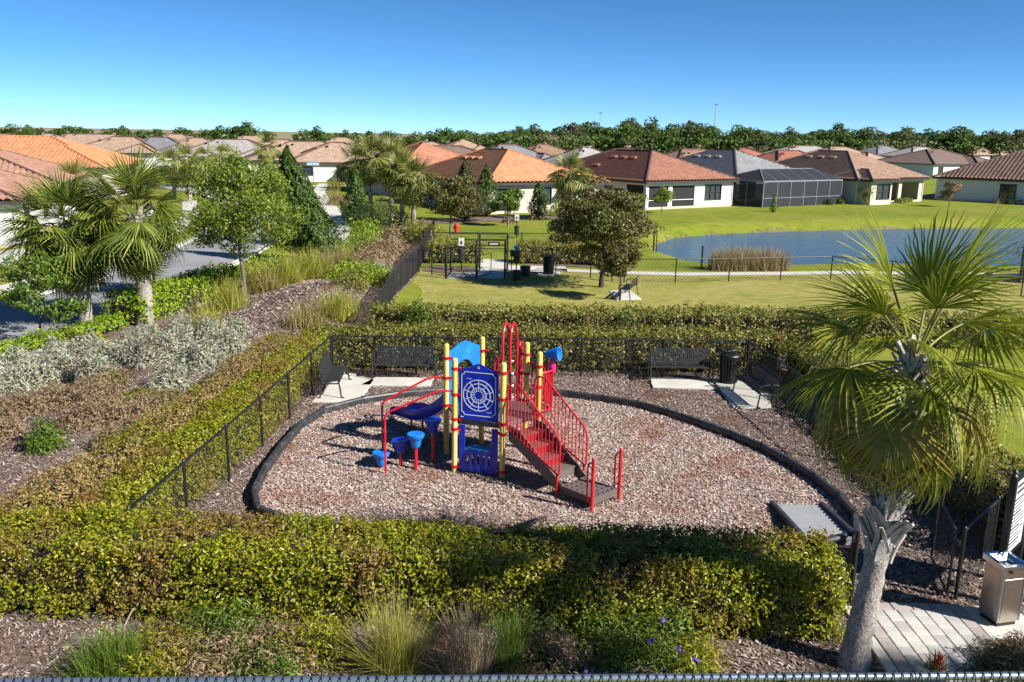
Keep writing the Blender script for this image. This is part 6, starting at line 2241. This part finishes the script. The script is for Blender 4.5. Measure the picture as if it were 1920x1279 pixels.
for i, (px, py, R, H, mk, lab) in enumerate(fg):
    x, y = G(px, py)
    shrub(lab, x, y, (R * 1.55, R * 1.0), H * 1.25, int(5200 * R), 0.08, M[mk], name='low_shrub', seed=160 + i, lobes=4, aspect=0.24, rag=0.3, jit=0.8, up=0.7, twigs=12, fill=0.5)
x, y = G(1350, 1165)
shrub('bright leafy shoot growing at the face of the foreground hedge', x, y + 0.1, (0.45, 0.35), 1.05, 1100, 0.085, M['hedge'], seed=190, lobes=3)
x, y = G(740, 1262)
tuft('big fountain of yellow green grass with pale stalks at the bottom centre', x, y, 1300, 0.95, 0.62, M['goldgrass'], seed=40, w=0.0055, droop=0.25, base=0.10, stalk=(170, 1.35, M['pinkgrass']))
x, y = G(880, 1268)
tuft('pale pinkish grass clump right of the big yellow green one', x, y, 560, 1.0, 0.55, M['pinkgrass'], seed=41, w=0.005, droop=0.2, base=0.12)
x, y = G(955, 1250)
tuft('fresh green grass clump right of the pale grass', x, y, 560, 0.85, 0.5, M['greengrass'], seed=42, w=0.006, droop=0.3, base=0.1)
x, y = G(210, 1270)
tuft('bright green grass clump in the bottom left', x, y, 1500, 0.7, 0.85, M['greengrass'], seed=43, w=0.007, droop=0.6, base=0.18)
# violet flowers
for i, (px, py, z) in enumerate([(1222, 1200, .45), (1245, 1163, .5), (1275, 1220, .42), (1303, 1236, .35), (1100, 1262, .3)]):
    x, y = G(px, py, z)
    r = np.random.default_rng(i)
    root = thing('violet_flower', 'small violet flower ' + ['in the middle of the leafy shrub', 'highest on the leafy shrub', 'right side of the low green shrub', 'rightmost, near the mulch', 'lone one at the bottom edge'][i], 'flower', (x, y, z))
    n = 9
    P = np.array([x, y, z]) + r.normal(0, 0.018, (n, 3))
    leaves('petal_cluster', P, np.tile([0, -0.6, 0.6], (n, 1)), 0.05, M['purple'], root, r=r, aspect=0.8)
    MB().tube([(x, y, z - 0.28), (x, y, z)], 0.004, 4).build('stem', M['petiole'], root)
x, y = G(1757, 1264)
root = thing('red_flower_spike', 'small plant with red flower spikes on the walkway edge at the bottom', 'flower', (x, y, 0.08))
r = np.random.default_rng(5)
V, F = tuft_arrays((x, y, 0.08), 26, 0.26, 0.35, r, 0.022, droop=0.2, base=0.03)
link('petal_cluster', npmesh('petal_cluster', V, F, M['redpetal']), root)
V, F = tuft_arrays((x - 0.05, y, 0.06), 50, 0.3, 0.9, r, 0.01, droop=0.6, base=0.08)
link('leaf_rosette', npmesh('leaf_rosette', V, F, M['greengrass']), root)
# bare roots and dead stems lying below the hedge
for i, (px, py, lab) in enumerate([(215, 1160, 'thin reddish stick leaning at the left hedge foot'), (250, 1170, 'pale dead stem sticking up at the hedge foot'), (190, 1186, 'curved reddish dead frond stem on the mulch')]):
    x, y = G(px, py)
    t = thing('dead_stem', lab, 'stick', (x, y, 0))
    a = [0.3, 1.2, 2.9][i]
    MB().tube([(-0.25 * math.cos(a), -0.1, 0.02), (0, 0, 0.12 + 0.1 * (i == 1)), (0.3 * math.cos(a), 0.12 * math.sin(a), 0.05 + 0.3 * (i == 1))], [0.012, 0.011, 0.005], 6).build('stem_piece', solid('dead_stem_%s' % 'abc'[i], [(0.25, 0.09, 0.05), (0.36, 0.30, 0.24), (0.33, 0.13, 0.08)][i], 0.8), t, world=False)

# ------------------------------------------------------------------ palms
NEAR = frond_set(0.95, 1.22, M['palm'], M['palm_old'], 3, nl=46, seg=7, wfac=1.15)
palm('big leaning fan palm with a boot covered trunk in the right foreground', [(4.80, 10.86, -0.1), (4.84, 10.88, 0.5), (4.96, 10.92, 1.5), (5.09, 10.96, 2.6), (5.15, 11.0, 3.7), (5.18, 11.0, 4.45)], [0.225, 0.18, 0.155, 0.145, 0.13, 0.10], NEAR, 25, 5, boots=110, boot_from=0.40, emin=-0.62, bootsize=0.88)
MID = frond_set(1.15, 1.45, M['palm_mid'], M['palm_old'], 30, nl=34, seg=5, wfac=0.95)
palm('grey trunked fan palm by the road with bright full crown', [(-13.62, 31.8, -0.1), (-13.5, 31.8, 1.0), (-13.55, 31.8, 2.4), (-13.6, 31.8, 4.1)], [0.33, 0.27, 0.26, 0.18], MID, 52, 6, boots=40, boot_from=0.55, emin=-1.15)
palm('second fan palm at the left edge, partly hidden by the brighter palm', [(-15.6, 31.5, -0.1), (-15.65, 31.6, 1.6), (-16.2, 31.9, 3.5)], [0.24, 0.22, 0.17], MID, 60, 7, boots=24, boot_from=0.5, emin=-1.1)
palm('tall fan palm right of the view beside the court fence', [(8.0, 6.9, -0.1), (7.9, 6.9, 3.5), (7.8, 6.9, 6.6)], [0.2, 0.16, 0.1], NEAR, 9, 8, emin=-0.7)
palm('farther tall fan palm right of the view beside the walkway', [(14.5, 5.6, -0.1), (14.5, 5.7, 3.5), (14.4, 5.8, 6.3)], [0.2, 0.16, 0.1], NEAR, 12, 9, emin=-0.7)
FAR = frond_set(0.95, 1.5, M['palm_dark'], M['palm_dark'], 60, nl=20, seg=4, wfac=1.15)
for i, (x, y, h, s_, lab) in enumerate([(-11.5, 70.8, 5.3, 26, 'tallest palm of the group at the end of the sidewalk, left one'), (-8.9, 70.2, 4.1, 26, 'lower bright palm of the central group, right of the tallest'), (-7.9, 69.3, 3.7, 22, 'rightmost palm of the central palm group'),
                                        (-12.7, 73.0, 4.7, 22, 'leftmost palm of the central group, behind the tallest'), (-10.1, 72.5, 4.9, 20, 'palm in the middle of the central group'), (4.75, 75.5, 4.1, 26, 'single bushy palm in front of the orange roofed house'),
                                        (-35.2, 92, 3.6, 20, 'far palm left of the road bend, left one'), (-32.9, 90, 3.9, 22, 'far palm left of the road bend, right one with orange trunk'), (-37.2, 75, 2.6, 18, 'yellowish palm crown peeping over the near white house'),
                                        (-30.5, 111, 5.0, 18, 'far palm above the spring tree'), (-36.0, 110, 3.9, 18, 'far palm left of the spring tree top'), (-38.5, 112, 3.5, 16, 'dark far palm before the pool cage roofs, left'),
                                        (-26.2, 100.0, 3.6, 14, 'small far palm beside the dark cypress top')]):
    tp = [(x, y, -0.1), (x + 0.05, y, h * 0.5), (x + 0.12 * (-1) ** i, y, h)]
    palm('' + lab, tp, [0.2, 0.18, 0.15], FAR, s_, 80 + i, boots=0, emin=-1.0)
TINY = frond_set(0.55, 0.75, M['palm'], M['palm'], 90, nl=12, seg=3, wfac=0.8)
for i, (px, py, h, lab) in enumerate([(1455, 385, 1.6, 'small garden palm before the pool cage'), (1622, 384, 1.6, 'small garden palm at the corner of the brown bay gable house')]):
    x, y = G(px, py)
    palm(lab, [(x, y, -0.1), (x + 0.1, y, h * 0.6), (x + 0.05, y, h)], [0.14, 0.11, 0.08], TINY, 18, 110 + i, emin=-0.5)

# ------------------------------------------------------------------ trees of the middle distance
tree('loose light green spring tree with thin pale trunk by the road', -11.14, 36.0, 6.3, 1.5, 2.35, M['spring'], per=150, size=0.13, seed=1, nlimb=18, sub=6, clump=0.5, trunk_r=0.09, squash=0.95, limbmat=solid('pale_twig', (0.33, 0.30, 0.26), 0.9))
conifer('tall dark leaning cypress beside the spring tree', -10.9, 48.4, 6.1, 1.9, M['cypress'], n=14000, size=0.22, seed=2, lean=(-1.5, 0), shape=0.75)
conifer('slim grey green tree behind the leaning cypress', -14.2, 56.0, 6.2, 1.1, M['cypress'], n=3000, size=0.26, seed=3, shape=0.8)
conifer('olive conical cypress left of the orange roofed house, taller one', -4.1, 73.7, 5.0, 2.0, M['cypress_rust'], n=5000, size=0.24, seed=4, shape=0.8)
conifer('narrow green conical cypress before the orange roof', -2.5, 78.5, 4.5, 1.45, M['cypress'], n=3500, size=0.24, seed=5, shape=0.7)
conifer('dark conical tree at the left of the central palm group', -12.3, 69.0, 4.4, 1.25, M['cypress'], n=3500, size=0.26, seed=6, shape=0.6)
tree('round brownish tree with pale trunk at the dog park corner', -4.44, 61.9, 4.4, 1.4, 2.1, M['olive'], per=130, size=0.2, seed=7, nlimb=12, sub=4, clump=0.6, trunk_r=0.1)
tree('small round green tree before the orange roofed house', -0.5, 70.0, 3.2, 1.1, 1.1, M['green'], per=90, size=0.2, seed=8, nlimb=9, sub=3, clump=0.5, trunk_r=0.07)
conifer('bushy green conifer under the orange eave', 2.2, 79.0, 3.0, 1.0, M['cypress'], n=2600, size=0.22, seed=9, shape=0.5)
shrub('small lime shrub right of the bushy conifer', 3.9, 79.8, 0.8, 1.5, 900, 0.16, M['lime'], seed=200)
tree('dark spreading oak in the dog park with layered olive crown', 4.25, 41.9, 5.0, 1.5, 2.65, M['olive'], per=150, size=0.15, seed=10, nlimb=20, sub=6, clump=0.72, trunk_r=0.12, squash=0.33, bark=M['darkbark'], jit=0.45)
tree('thin small tree beside the dog park bench', 4.75, 38.5, 2.75, 0.95, 0.95, M['olive'], per=110, size=0.13, seed=11, nlimb=10, sub=4, clump=0.36, trunk_r=0.05, squash=0.6, bark=M['darkbark'])
tree('small staked sapling before the rust roofed house', 14.1, 84.9, 2.9, 1.1, 0.95, M['spring'], per=60, size=0.18, seed=12, nlimb=8, sub=3, clump=0.4, trunk_r=0.05)
tree('small reddish tree between the brown roofed houses', 48.8, 99.8, 3.1, 0.9, 1.1, M['russet'], per=70, size=0.2, seed=13, nlimb=8, sub=3, clump=0.45, trunk_r=0.06)
conifer('tiny pale conifer on the pond lawn before the pool cage', 25.8, 88.4, 1.7, 0.5, M['green'], n=900, size=0.14, seed=14)
x, y = G(1885, 458, -0.3)
tree('bare grey bush on the pond bank at the right edge', x + 1.2, y - 3, 2.2, 0.1, 2.0, M['russet'], per=14, size=0.14, seed=15, nlimb=16, sub=6, clump=0.5, trunk_r=0.04, cat='bush', name='bare_bush')
# garden shrubs at the houses
for i, (px, py, R, H, mk, lab) in enumerate([(1378, 384, .8, .7, 'hedge_far', 'yellowish shrub at the right corner of the rust roofed house'), (1340, 384, .7, .5, 'russet', 'brownish shrub under the triple window'), (1310, 385, .7, .5, 'hedge_far', 'low shrub beside the lanai of the white house'),
                                             (1480, 385, .7, .6, 'dark_green', 'dark shrub at the cage front, left'), (1505, 385, .7, .6, 'dark_green', 'dark shrub at the cage front, second'), (1530, 384, .7, .6, 'green', 'dark green shrub at the cage front, third'), (1555, 384, .7, .7, 'dark_green', 'dark shrub at the cage front, fourth'),
                                             (1578, 383, .7, .8, 'green', 'dark green shrub at the cage front corner'), (1425, 386, .7, .7, 'dark_green', 'dark shrub at the left end of the cage'), (1650, 382, .8, .7, 'hedge_far', 'yellow shrub under the bay window'), (1690, 381, .9, .7, 'hedge_far', 'yellow shrub at the porch column'),
                                             (1705, 379, .8, .6, 'lime', 'bright shrub between the porch columns'), (1880, 382, 1.1, .8, 'russet', 'brownish shrub at the right pale house'), (1905, 384, 1.0, .9, 'dark_green', 'dark shrub at the right edge house'),
                                             (1010, 412, .9, .7, 'russet', 'reddish low plant on the mulch strip'), (960, 418, .9, .6, 'russet', 'dry low plant on the mulch strip, left'), (470, 340, 2.0, 1.5, 'green', 'green far shrub group beside the road bend'), (250, 345, 2.0, 1.4, 'dark_green', 'dark far shrubs below the left palms'), (520, 350, 1.8, 1.6, 'dark_green', 'dark far shrub behind the spring tree')]):
    x, y = G(px, py)
    shrub(lab, x, y, (R, R * 0.8), H, int(520 * R), 0.2, M[mk], name='garden_shrub', seed=220 + i, lobes=2, rag=0.25, twigs=4)
# tan reeds at the pond
for i, (px, R) in enumerate(((1348, .9), (1375, 1.0), (1402, 1.1), (1430, 1.0), (1455, .8))):
    x, y = G(px, 506)
    tuft('clump of tan reeds at the pond edge, ' + ['leftmost', 'second from the left', 'middle and tallest', 'second from the right', 'rightmost'][i], x, y, 420, 1.0 + 0.35 * R, 0.32, M['reed'], name='reed_clump', cat='reeds', seed=60 + i, w=0.016, base=0.3, droop=0.35, group='tan reeds at the pond edge')

# ------------------------------------------------------------------ the far treeline
def far_tree_mesh(k):
    r = np.random.default_rng(700 + k)
    C, R_ = [], []
    for _ in range(22):
        a, z = r.uniform(0, 2 * PI), r.uniform(0.08, 0.88)
        e = r.uniform(0.05, 0.42) * (1.2 - z * 0.6)
        C.append((math.cos(a) * e * r.uniform(0.8, 1.15), math.sin(a) * e, z * r.uniform(0.82, 1.08)))
        R_.append(r.uniform(0.13, 0.22))
    return cloud_arrays(np.array(C), np.array(R_), 92, 0.070, r, 0.85, aspect=0.62)


FT = [far_tree_mesh(k) for k in range(5)]
FTM = [npmesh('crown', v, f, M['forest']) for v, f in FT]
FTK = MB().tube([(0, 0, -0.02), (0, 0, 0.7)], [0.03, 0.012], 6).mesh('trunk', M['darkbark'])
lone = [(8, 228, 50, 'dark broad far tree at the very left'), (42, 240, 28, 'thin grey far tree second from the left'), (100, 239, 34, 'low dark far tree left of the double clump'), (130, 235, 42, 'left tree of the dark double clump'), (152, 235, 42, 'right tree of the dark double clump'),
        (190, 238, 36, 'dark far tree left of the tan field gap'), (215, 239, 34, 'rounded far tree right before the field gap'), (266, 238, 34, 'far tree just right of the tan field gap'), (300, 241, 36, 'pale sparse far tree above the slate roof'), (345, 236, 40, 'dark far tree above the tan roof'),
        (374, 238, 36, 'far tree beside it, a little lower'), (402, 235, 38, 'far tree left of the tallest dark pair'), (442, 229, 44, 'left tree of the tallest dark pair'), (470, 228, 46, 'right tree of the tallest dark pair'), (503, 243, 34, 'low far tree right of the tallest pair'),
        (562, 238, 32, 'far tree left of the lone gap'), (590, 236, 34, 'rounded far tree right of the lone gap'), (628, 243, 26, 'spindly far tree left of the palms'), (652, 243, 26, 'second spindly far tree left of the palms'), (732, 242, 36, 'far tree between the tall palm crowns'),
        (776, 243, 42, 'dark far tree right of the tall palms'), (808, 246, 38, 'low dark far tree left of the lone tall one'), (834, 231, 30, 'lone tall airy tree standing above the treeline'), (866, 248, 34, 'low far tree right of the lone tall one')]
for i, (px, py, wpx, lab) in enumerate(lone):
    y = 300 + 45 * ((i * 7) % 5) / 5
    x, z = YP(px, py, y)
    wm = 1.6 * wpx / FPX * y
    t = thing('tree', lab, 'tree', (x, y, 0), i * 1.3)
    hh = max(4.5, z)
    for nme, m_ in (('crown', FTM[i % 5]), ('trunk', FTK)):
        o = link(nme, m_, t, world=False)
        o.scale = (wm / 0.95, wm / 0.95, hh / 1.02)
# the forest on the right: one mass
Vs, Fs, n0 = [], [], 0
r = np.random.default_rng(99)
for k in range(165):
    px = 868 + (1990 - 868) * (k + r.uniform(-0.5, 0.5)) / 165
    y = r.uniform(330, 430)
    ytop = 245 + r.normal(0, 7) + (4 if px < 960 else 0) - (8 if 1060 < px < 1330 else 0)
    if px > 1400: ytop += 4
    x, z = YP(px, ytop, y)
    V, F = FT[int(r.integers(5))]
    wm = r.uniform(11, 19)
    a = r.uniform(0, 6.28)
    c, s_ = math.cos(a), math.sin(a)
    V2 = np.column_stack([(V[:, 0] * c - V[:, 1] * s_) * wm + x, (V[:, 0] * s_ + V[:, 1] * c) * wm + y, V[:, 2] * max(6, z)])
    Vs.append(V2)
    Fs.append(F + n0)
    n0 += len(V2)
# undergrowth along its foot
n = 26000
px = r.uniform(-120, 1990, n)
yy = r.uniform(325, 345, n)
top = np.where(px > 860, 7.0, 4.6 + 1.8 * np.sin(px * 0.031) + 1.5 * np.sin(px * 0.083 + 1) + 0.8 * np.sin(px * 0.21))
top = np.where((px < 860) & (np.sin(px * 0.017 + 2.2) < -0.72), 1.2, top).clip(0.8, 8)
P = np.column_stack([(px - 960) / FPX * yy * 1.0, yy, r.uniform(0, 1, n) ** 1.1 * top])
V, F = leaf_arrays(P, unit(np.tile([0, -0.7, 0.6], (n, 1))), 1.3, aspect=0.6, jit=0.7, r=r)
Vs.append(V)
Fs.append(F + n0)
tag(link('forest', npmesh('forest', np.concatenate(Vs), np.concatenate(Fs), M['forest'])), 'dense dark green forest along the horizon behind the right houses', 'forest', kind='stuff')
